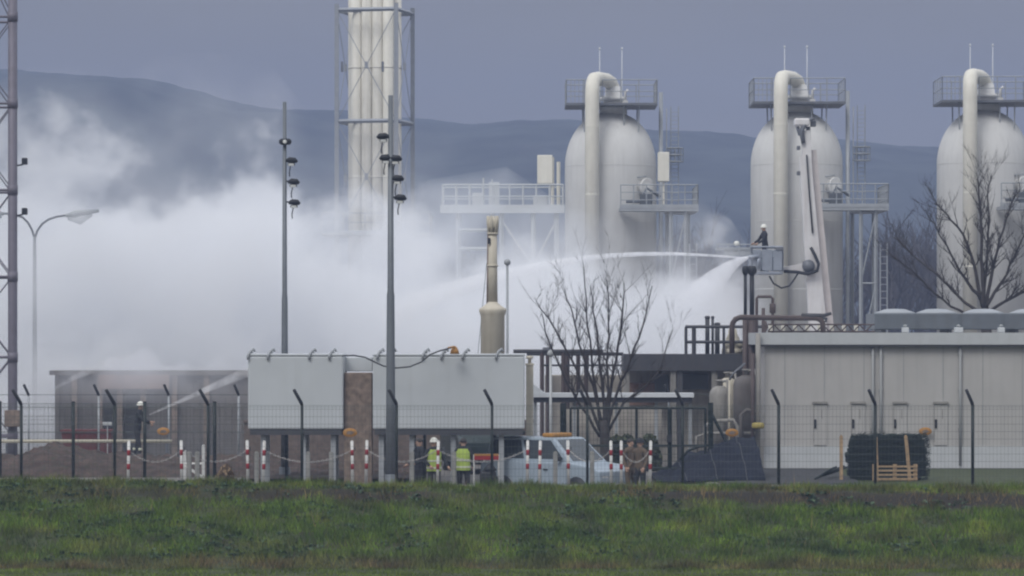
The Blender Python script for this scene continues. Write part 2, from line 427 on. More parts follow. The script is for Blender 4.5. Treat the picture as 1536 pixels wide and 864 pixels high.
# ------------------------------------------------------------------ hills and far woods
RIDGE = [(-900, 118), (-300, 110), (0, 110), (30, 112), (90, 116), (150, 120), (250, 132), (310, 148), (345, 159), (400, 168), (450, 173), (500, 176), (560, 181), (620, 186),
         (700, 191), (780, 192), (850, 193), (930, 199), (1050, 207), (1120, 217), (1180, 222), (1300, 228), (1400, 228), (1536, 231), (1800, 245), (2600, 260)]
def hills():
    D0, D1 = 560.0, 930.0
    xs = np.linspace(-285, 330, 300); ts = np.linspace(0, 1.35, 26)
    mb = MB(); vs = []
    for t in ts:
        y = D0 + (D1-D0)*t
        for x in xs:
            top = Z(lerp_tab(x/D1*F+768, RIDGE), D1)
            top += .75*mnoise.noise(Vector((x*.045, 0, 0))) + .4*mnoise.noise(Vector((x*.24, 0, 3)))+.28*mnoise.noise(Vector((x*.9, 0, 3)))
            p = math.sin(min(t, 1)*math.pi/2)**1.15 if t <= 1 else 1-(t-1)*1.2
            z = top*p + (4.5*mnoise.noise(Vector((x*.018, y*.013, 9))) + 1.6*mnoise.noise(Vector((x*.066, y*.044, 2))))*math.sin(min(t, 1)*math.pi)
            vs.append((x, y, z if t > 0 else -1.0))
    nx = len(xs)
    mb.add(vs, [(j*nx+i, j*nx+i+1, (j+1)*nx+i+1, (j+1)*nx+i) for j in range(len(ts)-1) for i in range(nx-1)], True)
    hm = mat("far forest", (.040,.048,.045), .95, var=.75, scale=.05)
    tag(mb.build("hills", hm), "long wooded ridge fading blue behind the plant", "hills", kind="structure")
hills()

def woods():
    mb = MB()
    def strip(a, b, w0, w1):
        d = (b-a); s = Vector((d.z, 0, -d.x))
        s = s.normalized() if s.length > 1e-6 else Vector((1, 0, 0))
        mb.add([a-s*w0, a+s*w0, b+s*w1, b-s*w1], [(0, 1, 2, 3)])
        q = Vector((0, 1, 0)); mb.add([a-q*w0, a+q*w0, b+q*w1, b-q*w1], [(0, 1, 2, 3)])
    def grow(p, d, L, w, lev):
        b = p + d*L; strip(p, b, w, w*.6)
        if lev == 0: return
        for k in range(3 if lev > 1 else 4):
            nd = (d + Vector((rnd.uniform(-.75, .75), rnd.uniform(-.75, .75), rnd.uniform(-.1, .5)))).normalized()
            grow(p.lerp(b, rnd.uniform(.45, 1)), nd, L*rnd.uniform(.5, .75), w*.55, lev-1)
    for i in range(240):
        y = rnd.uniform(262, 300); px = rnd.uniform(560, 1720); x = X(px, y)
        t = lerp_tab(px, [(560, 330), (700, 345), (1000, 322), (1090, 325), (1250, 320), (1330, 300), (1420, 285), (1720, 290)])
        h = max(3, Z(t+rnd.uniform(-10, 25), y))*1.0
        grow(Vector((x, y, 0)), Vector((rnd.uniform(-.1, .1), 0, 1)).normalized(), h*.42, .16, 4)
    tag(mb.build("woods", M["twig"]), "far belt of bare leafless woodland behind the vessels", "woods", kind="stuff")
woods()

# ------------------------------------------------------------------ haze
hz = MB(); hz.box(-600, 600, -30, 1370, -3.5, 100)
haze = hz.build("haze", [])
def vol_material(name):
    m = bpy.data.materials.new(name); m.use_nodes = True
    n, l = m.node_tree.nodes, m.node_tree.links; n.clear()
    out = n.new("ShaderNodeOutputMaterial"); pv = n.new("ShaderNodeVolumePrincipled"); l.new(pv.outputs[0], out.inputs["Volume"])
    return m, n, l, pv
m, n, l, pv = vol_material("haze air")
pv.inputs["Color"].default_value = (.375, .462, .715, 1); pv.inputs["Density"].default_value = .00099; pv.inputs["Anisotropy"].default_value = 0
m.cycles.homogeneous_volume = True
haze.data.materials.append(m)
tag(haze, "pale blue haze lying over the plant and hills", "haze", kind="stuff")

# ------------------------------------------------------------------ grey hall on the right
def hall():
    D = 115.0; s = S(D); x0, x1, yb = X(1147, D), 21.0, D+7
    zt = Z(517, D); zf = Z(499, D)
    t = thing("equipment_hall", "long low grey panelled hall with narrow cabinet doors", "building", (x0, D, 0))
    b = MB(); b.box(x0, x1, D, yb, 0, zt); b.build("wall", M["wall"], t)
    sm = MB()
    k = x0 + .62
    while k < x1:
        sm.box(k-.012, k+.012, D-.006, D-.001, .70, zt-.01); k += 1.22
    sm.build("panel_seam", M["pipegrey"], t)
    p = MB(); p.box(x0-.02, x1, D-.06, D-.003, .02, Z(670, D)); p.build("plinth", M["trim"], t)
    f = MB(); f.box(x0-.22, x1, D-.22, yb+.1, zt+.003, zf); f.build("roof_fascia", M["trim"], t)
    g = MB(); g.box(x0-.20, x1, D-.20, D-.003, zt-.05, zt); g.build("soffit_trim", M["slate"], t)
    for px in (1309, 1321, 1440):
        d = MB(); d.tube([(X(px, D), D-.07, .1), (X(px, D), D-.07, zt-.06)], .045, 8)
        for z in (1.2, 2.4, 3.5): d.box(X(px, D)-.07, X(px, D)+.07, D-.08, D-.002, z, z+.04)
        d.build("downpipe", M["pipegrey"], t)
    for px in (1230, 1287, 1350, 1411):
        xc = X(px, D); z0, z1 = Z(668, D), Z(606, D)
        d = MB(); d.bbox(xc-.21, xc+.21, D-.035, D-.004, z0, z1, .008); door = d.build("cabinet_door", M["wall"], t)
        c = MB(); c.box(xc-.23, xc+.23, D-.09, D-.004, z1+.01, z1+.075); c.build("canopy", M["greywall"], door)
        h = MB(); h.bbox(xc-.19, xc-.12, D-.075, D-.037, Z(642, D), Z(629, D), .01); h.build("handle", M["dark"], door)
        h = MB(); h.box(xc+.04, xc+.06, D-.05, D-.037, Z(628, D), Z(614, D)); h.box(xc-.20, xc-.185, D-.045, D-.037, z0+.1, z1-.04); h.build("lock_bar", M["greywall"], door)
hall()

def cooler():
    D = 117.6; x0, x1 = X(1312, D), 20.5; z0, z1 = Z(494, D), Z(470, D)
    t = thing("air_cooler", "grey box air cooler with pale fan rings on the hall roof", "air cooler", (x0, D, z0-.2))
    b = MB(); b.bbox(x0, x1, D, D+3.0, z0, z1, .03); b.build("casing", M["cooler"], t)
    s = MB(); k = x0+1.35
    while k < x1: s.box(k-.02, k+.02, D-.03, D-.002, z0+.03, z1-.03); k += 1.35
    s.build("panel_rib", M["cooler"], t)
    for x in np.arange(x0+.3, x1, 2.1):
        f = MB(); f.box(x-.06, x+.06, D+.2, D+2.6, Z(499.5, D)-.32, z0-.003); f.build("support_foot", M["steel"], t)
    for px in (1343, 1405, 1475, 1545):
        xc = X(px, D+.9); r = MB(); r.lathe((xc, D+1.0, z1+.002), [(.66, 0), (.64, .03), (.34, .13), (.28, .14), (.0, .15)], 24)
        r.build("fan_ring", M["fan"], t)
cooler()

def roof_clutter():
    D = 116.0; zr = Z(499, 115)+.006
    t = thing("cable_truss", "low zigzag steel truss lying along the hall roof edge", "truss", (X(1235, D), D, zr))
    m = MB(); xa, xb = X(1152, D), X(1312, D)
    m.bar((xa, D, zr+.03), (xb, D, zr+.03), .025); m.bar((xa, D, zr+.25), (xb, D, zr+.25), .025)
    k = xa; up = 0
    while k < xb-.2:
        m.bar((k, D, zr+.04 + .2*up), (k+.19, D, zr+.04+.2*(1-up)), .02); k += .19; up = 1-up
    m.build("truss_bars", M["brownpipe"], t)
    k = xa+.1
    while k < xb-.3:
        m2 = MB(); m2.cbox((k, D+.28, zr+.12), .11, .2, .22); m2.build("saddle_block", M["cream"], t); k += .38
    p = MB(); D2 = 115.6
    p.tube([P(1098, 530, D2), P(1098, 492, D2), P(1099, 485, D2), P(1103, 479, D2), P(1110, 476, D2), P(1180, 477, D2), P(1224, 477, D2), P(1230, 479, D2), P(1234, 484, D2), P(1235, 499, D2)], .085, 10)
    o = p.build("header_pipe", M["brownpipe"]); tag(o, "brown bent pipe running level over the hall roof edge", "pipe")
    p = MB(); p.tube([P(1202, 473, D2), P(1220, 474, D2), P(1236, 473, D2), P(1247, 470, D2)], [.07, .09, .06, .05], 8)
    p.tube([P(1228, 474, D2), P(1240, 479, D2), P(1238, 483, D2)], .05, 6)
    for q in (1205, 1222): p.tube([P(q, 473, D2), P(q, 478, D2)], .03, 6)
    tag(p.build("valve_lever", M["slate"]), "dark lever valve lying on the brown roof pipe below the white boom", "valve")
    for px, r, lab in ((1358, .1, "small pale vent block at the left end of the grey cooler's foot"), (1438, .13, "pale twin vent block at the middle of the grey cooler's foot"), (1502, .1, "small pale vent block near the right picture edge below the cooler")):
        v = MB(); c = P(px, 494, 116.2)
        v.bbox(c.x-r, c.x+r, 116.1, 116.4, zr, zr+.16, .02); v.lathe((c.x, 116.25, zr+.162), [(.05, 0), (.05, .05), (.08, .06), (.0, .09)], 10)
        o = v.build("vent_block", M["trim"]); tag(o, lab, "roof vent", "vent blocks on the hall roof")
roof_clutter()

# ------------------------------------------------------------------ raised white cabinets
def cabinet(px0, px1, label, legs, knobs):
    D = 104.5; x0, x1 = X(px0, D), X(px1, D); z0, z1 = Z(644, D), Z(534, D)
    t = thing("equipment_cabinet", label, "cabinet", ((x0+x1)/2, D, 0), "raised white equipment cabinets")
    b = MB(); b.bbox(x0, x1, D, D+2.3, z0, z1, .05); b.build("shell", M["cabinet"], t)
    rf = MB(); rf.bbox(x0-.01, x1+.01, D-.01, D+2.31, z1+.002, z1+.06, .02); rf.build("roof_cap", M["cabinet"], t)
    u = MB(); u.box(x0+.05, x1-.05, D+.04, D+2.2, z0-.16, z0-.003); u.build("base_frame", M["slate"], t)
    s = MB(); k = x0
    n = max(2, round((x1-x0)/1.15))
    for i in range(1, n): xx = x0+(x1-x0)*i/n; s.box(xx-.004, xx+.004, D-.004, D-.001, z0+.06, z1-.05)
    s.build("panel_seam", M["trim"], t)
    for px in legs:
        l = MB(); xc = X(px, D+.25); l.box(xc-.07, xc+.07, D+.2, D+.34, -.57, z0-.163); l.box(xc-.14, xc+.14, D+.13, D+.41, -.535, -.50)
        l.build("leg", M["galv"], t)
        l = MB(); xc = X(px, D+.25); l.box(xc-.07, xc+.07, D+1.9, D+2.04, -.57, z0-.163); l.build("leg", M["galv"], t)
    for px in knobs:
        k = MB(); xc = X(px, D+.1); k.box(xc-.03, xc+.03, D+.02, D+.12, z1+.072, z1+.12)
        k.tube([(xc-.11, D-.04, z1-.10), (xc-.10, D-.04, z1+.02), (xc-.04, D+.02, z1+.13), (xc+.05, D+.07, z1+.20), (xc+.08, D+.07, z1+.12)], .036, 6); k.build("lifting_lug", M["galv"], t)
cabinet(372, 515, "shorter left white cabinet raised on steel legs behind the fence", (395, 455, 500), (378, 408, 470, 500))
cabinet(559, 787, "longer right white cabinet raised on steel legs with a cable across", (572, 618, 680, 752), (572, 590, 640, 668, 700, 750))
lk = MB(); lk.bbox(X(515.5, 105.5), X(558.5, 105.5), 105.5, 106.6, Z(557, 105.5), Z(536, 105.5), .02)
tag(lk.build("link_duct", M["cabinet"]), "short white duct joining the tops of the two raised cabinets", "duct")
rp = MB(); rp.bbox(X(516, 104.7), X(558, 104.7), 104.7, 105.3, -.56, Z(559, 104.7), .03)
tag(rp.build("masonry_pier", M["rust"]), "rust brown weathered pier between the two white cabinets", "pier")
wb = MB(); D = 103.9
wb.tube([P(513, 534, D), P(530, 533, D), P(548, 536, D), P(560, 542, D), P(575, 549, D), P(595, 552, D), P(615, 550, D), P(632, 543, D), P(645, 532, D), P(660, 526, D), P(676, 522, D)], .022, 6)
t = thing("drooping_cable", "dark drooping cable with an orange end on the cabinets", "cable", P(595, 552, D))
wb.build("cable_run", M["hose"], t)
ob = MB(); c = P(682, 525, D+.2); ob.lathe((c.x, c.y, Z(531, D)), [(.13, 0), (.11, .1), (.05, .2), (.02, .22)], 12); ob.tube([P(672, 522, D), P(682, 520, D+.1)], .03, 6); ob.build("plug", M["orange"], t)

# ------------------------------------------------------------------ low masonry, soil, shed on the left
bw = MB(); bw.box(X(366, 118), X(800, 118), 118, 118.4, 0, Z(634, 118)); bw.box(X(365, 118), X(801, 118), 117.93, 118.47, Z(634, 118)+.002, Z(630, 118))
tag(bw.build("masonry_wall", M["brick"]), "grey brown masonry wall seen below the raised cabinets", "wall")
def soil_mound():
    xs = np.linspace(X(-60, 110), X(640, 110), 180); ys = np.linspace(107, 114.5, 40)
    def f(x, y):
        px = x/110*F+768; v = math.sin(math.pi*(y-107)/7.5)
        h = lerp_tab(px, [(-60, .45), (20, .5), (75, .85), (110, .75), (180, .5), (300, .45), (360, .5), (400, .25), (640, .15)])
        return -.02 + max(0, v)**.7*(h + .25*mnoise.noise(Vector((x*.9, y*.9, 4))) + .16*mnoise.noise(Vector((x*2.5, y*2.5, 4)))+.08*mnoise.noise(Vector((x*7, y*7, 4))))
    m = mat("red brown soil", (.072,.050,.042), .95, var=.6, scale=2, bump=.8, dirt_amt=.9, dirt=(.045,.048,.03))
    tag(sheet("soil_mound", list(xs), list(ys), f, m), "low heap of red brown soil behind the fence", "soil mound", kind="structure")
soil_mound()
def shed():
    D = 126.0; x0, x1 = X(82, D), X(372, D); zt = Z(556, D)
    t = thing("open_shed", "dark open fronted shed half hidden by white spray", "shed", ((x0+x1)/2, D, 0))
    b = MB(); b.box(x0, x1, D+2.4, D+2.6, 0, zt-.15); b.box(x0, x0+.15, D+.05, D+2.4, 0, zt-.15); b.box(x1-.15, x1, D+.05, D+2.4, 0, zt-.15); b.build("wall", M["shed"], t)
    r = MB(); r.box(x0-.15, x1+.15, D-.25, D+2.8, zt-.147, zt); r.build("roof", M["shed"], t)
    f = MB(); f.box(X(150, D), X(255, D), D-.30, D-.253, Z(583, D), Z(562, D)); f.build("fascia_board", M["rustfascia"], t)
    for px in (112, 150, 180, 215, 262, 310):
        p = MB(); p.box(X(px, D)-.09, X(px, D)+.09, D-.1, D+.08, 0, zt-.15); p.build("post", M["rust"], t)
    for a, bb in ((84, 149), (218, 370)):
        q = MB(); q.box(X(a, D), X(bb, D), D+.1, D+.2, .0, zt-.3)
        k = X(a, D)
        while k < X(bb, D): q.box(k, k+.06, D+.06, D+.098, .0, zt-.3); k += .22
        q.build("cladding_panel", M["shed"], t)
    for a, bb in ((152, 178), (184, 213)):
        q = MB(); q.box(X(a, D), X(bb, D), D+.9, D+1.0, 0, zt-.5); q.build("shaded_opening", M["bay_shade"], t)  # dark sheets set back in two bays, painting the shade inside the openings
shed()
rb = thing("skip_container", "dark red low steel skip in front of the open shed", "skip", (X(128, 122), 122, 0))
b = MB(); D = 122; xa, xb = X(92, D), X(166, D)
b.prism([(xa+.12, .15), (xb-.12, .15), (xb, Z(648, D)), (xa, Z(648, D))], D, D+1.4); b.build("body", M["darkred"], rb)
b = MB()
for k in np.linspace(xa+.25, xb-.25, 5): b.box(k-.04, k+.04, D-.05, D-.003, .3, Z(652, D))
b.box(xa-.04, xb+.04, D-.06, D+1.46, Z(648, D)+.002, Z(645, D)); b.build("rib", M["darkred"], rb)
b = MB(); b.box(xa+.2, xa+.5, D+.1, D+1.3, 0, .147); b.box(xb-.5, xb-.2, D+.1, D+1.3, 0, .147); b.build("skid", M["dark"], rb)
pr = thing("pipe_rail", "long pale horizontal pipe on short stands across the left", "pipe", (X(150, 119), 119, 0))
b = MB(); b.tube([P(-60, 662, 119), P(258, 662, 119)], .06, 8); b.build("pipe", M["yellowrail"], pr)
for px in (10, 90, 170, 250):
    b = MB(); b.bar((X(px, 119), 119, 0), (X(px, 119), 119, Z(665, 119)), .04); b.build("stand", M["steel"], pr)

# ------------------------------------------------------------------ lattice mast, street lamp, floodlight masts
def lattice_mast():
    D = 122.0; w = 2.1; xr = X(19, D); x0 = xr-w; H = 19.0
    t = thing("lattice_mast", "tall lattice mast with dark legs cut by the left edge", "mast", (xr-w/2, D, 0))
    legs = [(xr, D), (x0, D), (x0-.3, D+w), (X(17, D+w), D+w)]
    for i, (x, y) in enumerate(legs):
        l = MB(); l.tube([(x, y, 0), (x, y, 1.5), (x, y, H)], [.17, .16, .155] if i == 0 else [.09, .07, .06], 10); l.build("leg", M["lattice"], t)
    b = MB()
    zs = [Z(655, D), Z(536, D), Z(415, D), Z(285, D), Z(155, D), Z(25, D), H]
    for za, zb in zip(zs[:-1], zs[1:]):
        for i in range(4):
            a, c = legs[i], legs[(i+1) % 4]
            b.bar((*a, za), (*c, zb), .02); b.bar((*c, za), (*a, zb), .02)
    for z in zs:
        for i in range(4): b.bar((*legs[i], z), (*legs[(i+1) % 4], z), .04)
    b.build("bracing", M["lattice"], t)
    for z in zs[:-1]:
        g = MB(); g.tube([(xr, D, z-.16), (xr, D, z+.16)], .178, 10); g.build("gusset", M["lattice"], t)
    for py, r in ((245, .18), (320, .2)):
        a = MB(); a.tube([P(20, py+4, D), P(34, py+2, D), P(38, py-8, D)], .03, 6); a.bbox(X(33, D), X(41, D), D-.12, D+.12, Z(py+2, D), Z(py-8, D), .02)
        a.build("bracket_lamp", M["dark"], t)
    a = MB(); a.bbox(xr-.22, xr+.30, D-.40, D-.16, Z(640, D), Z(615, D), .03); a.build("junction_box", M["rust"], t)
lattice_mast()

def street_lamp():
    D = 133.5
    t = thing("street_lamp", "pale double arm street lamp standing in the white steam", "street lamp", P(52, 660, D))
    x = X(52, D)
    p = MB(); p.tube([(x, D, 0), (x, D, Z(625, D)), (x, D, Z(622, D)), (x, D, Z(520, D)), (x, D, Z(355, D))], [.15, .15, .10, .085, .055], 10); p.build("pole", M["steel"], t)
    for sgn, pts, head in ((1, [(52, 358), (56, 346), (63, 336), (73, 329), (85, 325), (100, 323)], [(98, 324), (112, 321), (148, 316)]),
                      (-1, [(52, 358), (48, 345), (42, 334), (34, 326), (22, 322), (4, 320)], [(6, 321), (-8, 319), (-44, 314)])):
        a = MB(); a.tube([P(*q, D) for q in pts], .04, 8); arm = a.build("arm", M["steel"], t)
        h = MB(); pp = [P(*q, D) for q in head]
        h.tube(pp, [.05, .13, .06], 10); ob = h.build("lamp_head", M["galv"], arm)
        g = MB(); a0, a1 = P(head[0][0]+sgn*4, head[0][1]+3, D), P(head[2][0]-sgn*10, head[2][1]+6, D)
        mid = a0.lerp(a1, .5)+Vector((0, 0, -.18)); g.tube([a0, mid, a1], [.07, .13, .05], 10); g.build("lens", M["fan"], arm)
street_lamp()

def light_mast(px, D, ptop, label, lamps, w):
    x = X(px, D)
    t = thing("floodlight_mast", label, "light mast", (x, D, 0), "slim floodlight masts")
    p = MB(); zt = Z(ptop, D); p.tube([(x, D, 0), (x, D, 2.2), (x, D, 5.2), (x, D, 5.25), (x, D, zt)], [w*1.35, w*1.2, w*1.0, w*.85, w*.62], 12); p.build("pole", M["mast"], t)
    p = MB(); p.lathe((x, D, 0), [(.22, 0), (.22, .03), (.16, .04), (.16, .3), (.0, .31)], 12); p.build("base_flange", M["mast"], t)
    for (lx, ly, kind) in lamps:
        c = P(lx, ly, D-.02); sg = 1 if lx >= px else -1
        b = MB(); b.tube([(x, D, c.z+.06), (c.x, c.y, c.z+.06)], .025, 6); b.tube([(c.x, c.y, c.z+.02), (c.x, c.y, c.z+.1)], .02, 6)
        arm = b.build("bracket", M["dark"], t)
        h = MB()
        if kind == 'ring':
            h.lathe((c.x, c.y-.05, c.z), [(.13, -.06), (.18, -.02), (.18, .07), (.13, .11), (.0, .12)], 16); h.build("lamp_housing", M["dark"], arm)
            g = MB(); g.lathe((c.x, c.y-.24, c.z+.01), [(.06, 0), (.06, .015), (0, .016)], 12, axis=(0, -1, 0)); g.build("lens", M["lamp"], arm)
        else:
            h.tube([(c.x-sg*.16, c.y, c.z+.03), (c.x-sg*.05, c.y, c.z+.06), (c.x+sg*.10, c.y, c.z+.05), (c.x+sg*.17, c.y, c.z+.0)], [.04, .085, .08, .04], 10)
            h.box(c.x-.10, c.x+.10, c.y-.1, c.y+.1, c.z-.10, c.z-.03); h.build("lamp_housing", M["dark"], arm)
            g = MB(); g.bbox(c.x-.08, c.x+.08, c.y-.13, c.y-.08, c.z-.12, c.z-.05, .01); g.build("lens", M["lamp"], arm)
            c2 = MB(); c2.tube([(c.x-.02, c.y, c.z-.1), (c.x-.06, c.y, c.z-.30), (c.x-.05, c.y, c.z-.42)], .016, 6); c2.build("cable", M["dark"], arm)
light_mast(427, 107.6, 153, "left slim dark mast with floodlights rising behind the shorter cabinet", [(428, 214, 'ring'), (437, 243, 'h'), (440, 275, 'h'), (441, 306, 'h')], .085)
light_mast(586, 101.6, 143, "right slim grey mast with floodlights standing before the white cabinets", [(575, 207, 'h'), (579, 239, 'h'), (593, 240, 'h'), (596, 270, 'h'), (600, 299, 'h')], .105)

# ------------------------------------------------------------------ beige vent stack
def vent_stack():
    D = 112.0; x = X(739, D)
    t = thing("vent_stack", "slim beige vent stack with a crown top behind the cabinet", "vent stack", (x, D, 0))
    b = MB(); b.lathe((x, D, 0), [(.36, 0), (.36, Z(474, D)), (.38, Z(472, D)), (.41, Z(466, D)), (.40, Z(463, D)), (.30, Z(460, D)), (.17, Z(455, D)), (.15, Z(453, D))], 28); b.build("drum", M["beige"], t)
    b = MB(); b.lathe((x, D, Z(453.5, D)), [(.15, 0), (.14, 1.0), (.13, Z(349, D)-Z(453.5, D))], 20); b.build("upper_pipe", M["beige"], t)
    for z in (Z(400, D), Z(352, D)):
        b = MB(); b.lathe((x, D, z), [(.15, 0), (.17, .01), (.17, .05), (.15, .06)], 20); b.build("flange", M["beige"], t)
    c = MB(); z0 = Z(349, D)
    for k in range(6):
        a = 2*math.pi*k/6+.3; dx, dy = math.cos(a)*.13, math.sin(a)*.13
        c.tube([(x+dx*.9, D+dy*.9, z0-.05), (x+dx*1.1, D+dy*1.1, z0+.3), (x+dx*1.25, D+dy*1.25, z0+.5)], [.045, .05, .03], 6)
    c.lathe((x, D, z0+.12), [(.12, 0), (.15, .04), (.15, .22), (.11, .26), (.0, .27)], 16); c.build("crown", M["beige"], t)
    e = MB(); e.box(x-.15, x-.07, D-.16, D-.10, Z(366, D), Z(357, D)); e.build("name_plate", M["dark"], t)
    g = MB(); g.tube([(x-.17, D-.02, .0), (x-.17, D-.02, Z(455, D)), (x-.14, D-.02, Z(352, D))], .022, 6); g.build("drain_pipe", M["rust"], t)
    for a, bb in ((716, 452), (716, 530)):
        pass
    w = MB(); w.bar(P(716, 540, D), P(730, 395, D+.3), .008); w.build("guy_wire", M["wire"], t)
vent_stack()
def thin_pole(name, px, D, ptop, r, label, m, cat="pole"):
    t = thing(name, label, cat, (X(px, D), D, 0)); x = X(px, D)
    b = MB(); b.tube([(x, D, 0), (x, D, Z(ptop, D))], [r, r*.8], 8); b.build("shaft", m, t)
    b = MB(); b.lathe((x, D, Z(ptop, D)), [(r*.8, 0), (r*2, .05), (r*2, .12), (r*1.2, .18), (0, .2)], 10); b.build("tip", m, t)
thin_pole("vent_pole", 761, 114, 398, .05, "thin pale pole just right of the beige vent stack", M["galv"])
thin_pole("vent_pole", 826, 110, 535, .05, "thin pale pole left of the bare tree by the gate", M["trim"])

# ------------------------------------------------------------------ tower of tubes in a steel cage
def tower():
    D = 220.0; s = S(D)
    A = Vector((X(505, D), D, 0)); u = Vector((X(595, D)-X(505, D), -.87, 0)); v = Vector((.87, u.x, 0))
    cs = [A, A+u, A+u+v, A+v]; H = Z(10, D)
    t = thing("stack_tower", "tall bundle of cream flue pipes in a steel cage", "tower", (A.x+u.x/2, D+1, 0))
    for c in cs:
        l = MB(); l.box(c.x-.125, c.x+.125, c.y-.125, c.y+.125, 0, H+.15); l.build("cage_leg", M["cagesteel"], t)
    zs = [Z(512, D), Z(349, D), Z(182, D), Z(15, D)]
    for z in zs:
        b = MB()
        for i in range(4):
            a, c = cs[i], cs[(i+1) % 4]; up = Vector((0, 0, z)); b.bar(a+up, c+up, .125); 
            mid = (a+c)/2
        b.bar(cs[0]+Vector((0,0,z)), cs[2]+Vector((0,0,z)), .09)
        b.build("cage_ring", M["cagesteel"], t)
    br = MB()
    for za, zb in zip([.1]+zs[:-1], zs):
        for i in range(4):
            a, c = cs[i], cs[(i+1) % 4]
            br.bar(a+Vector((0,0,za)), c+Vector((0,0,zb)), .022); br.bar(c+Vector((0,0,za)), a+Vector((0,0,zb)), .022)
            m = (a+c)/2+Vector((0, 0, (za+zb)/2)); br.cbox(m, .2, .2, .4)
    br.build("cross_brace", M["cagesteel"], t)
    cen = A+u/2+v/2; ang = math.atan2(u.y, u.x)
    k = 0
    for j, row in enumerate((-.58, 0, .58)):
        for i in range(5 if j == 1 else 4):
            ox = (i-(4 if j == 1 else 3)/2)*.655
            p = cen + Vector((math.cos(ang)*ox - math.sin(ang)*row, math.sin(ang)*ox + math.cos(ang)*row, 0))
            r = MB(); r.tube([(p.x, p.y, 0), (p.x, p.y, H+3.2+.5*((i+j) % 2))], .325, 16)
            for z in (Z(100, D), Z(265, D)): r.lathe((p.x, p.y, z-.05), [(.325, 0), (.34, .01), (.34, .1), (.325, .11)], 16)
            r.build("flue_pipe", M["flue"] if (i+j) % 3 else M["cream"], t)
    pl = MB(); z = Z(349, D); pl.box(A.x-.8, A.x+u.x+2.0, D-1.8, D+u.x+1.5, z-.18, z-.02)
    pl2 = pl.build("platform", M["galv"], t)
    rl = MB(); railing(rl, [(A.x-.8, D-1.8, z), (A.x+u.x+2.0, D-1.8, z), (A.x+u.x+2.0, D+u.x+1.5, z)], 1.1, .03, 1.2); rl.build("railing", M["galv"], pl2)
    cl = MB()
    for px in (513, 574): c = P(px, 100, D-1.3); cl.box(c.x-.07, c.x+.07, c.y, c.y+.2, c.z-.3, c.z+.3)
    for q in (-.9, 0, .9): pass
    cl.build("clamp", M["steel"], t)
tower()

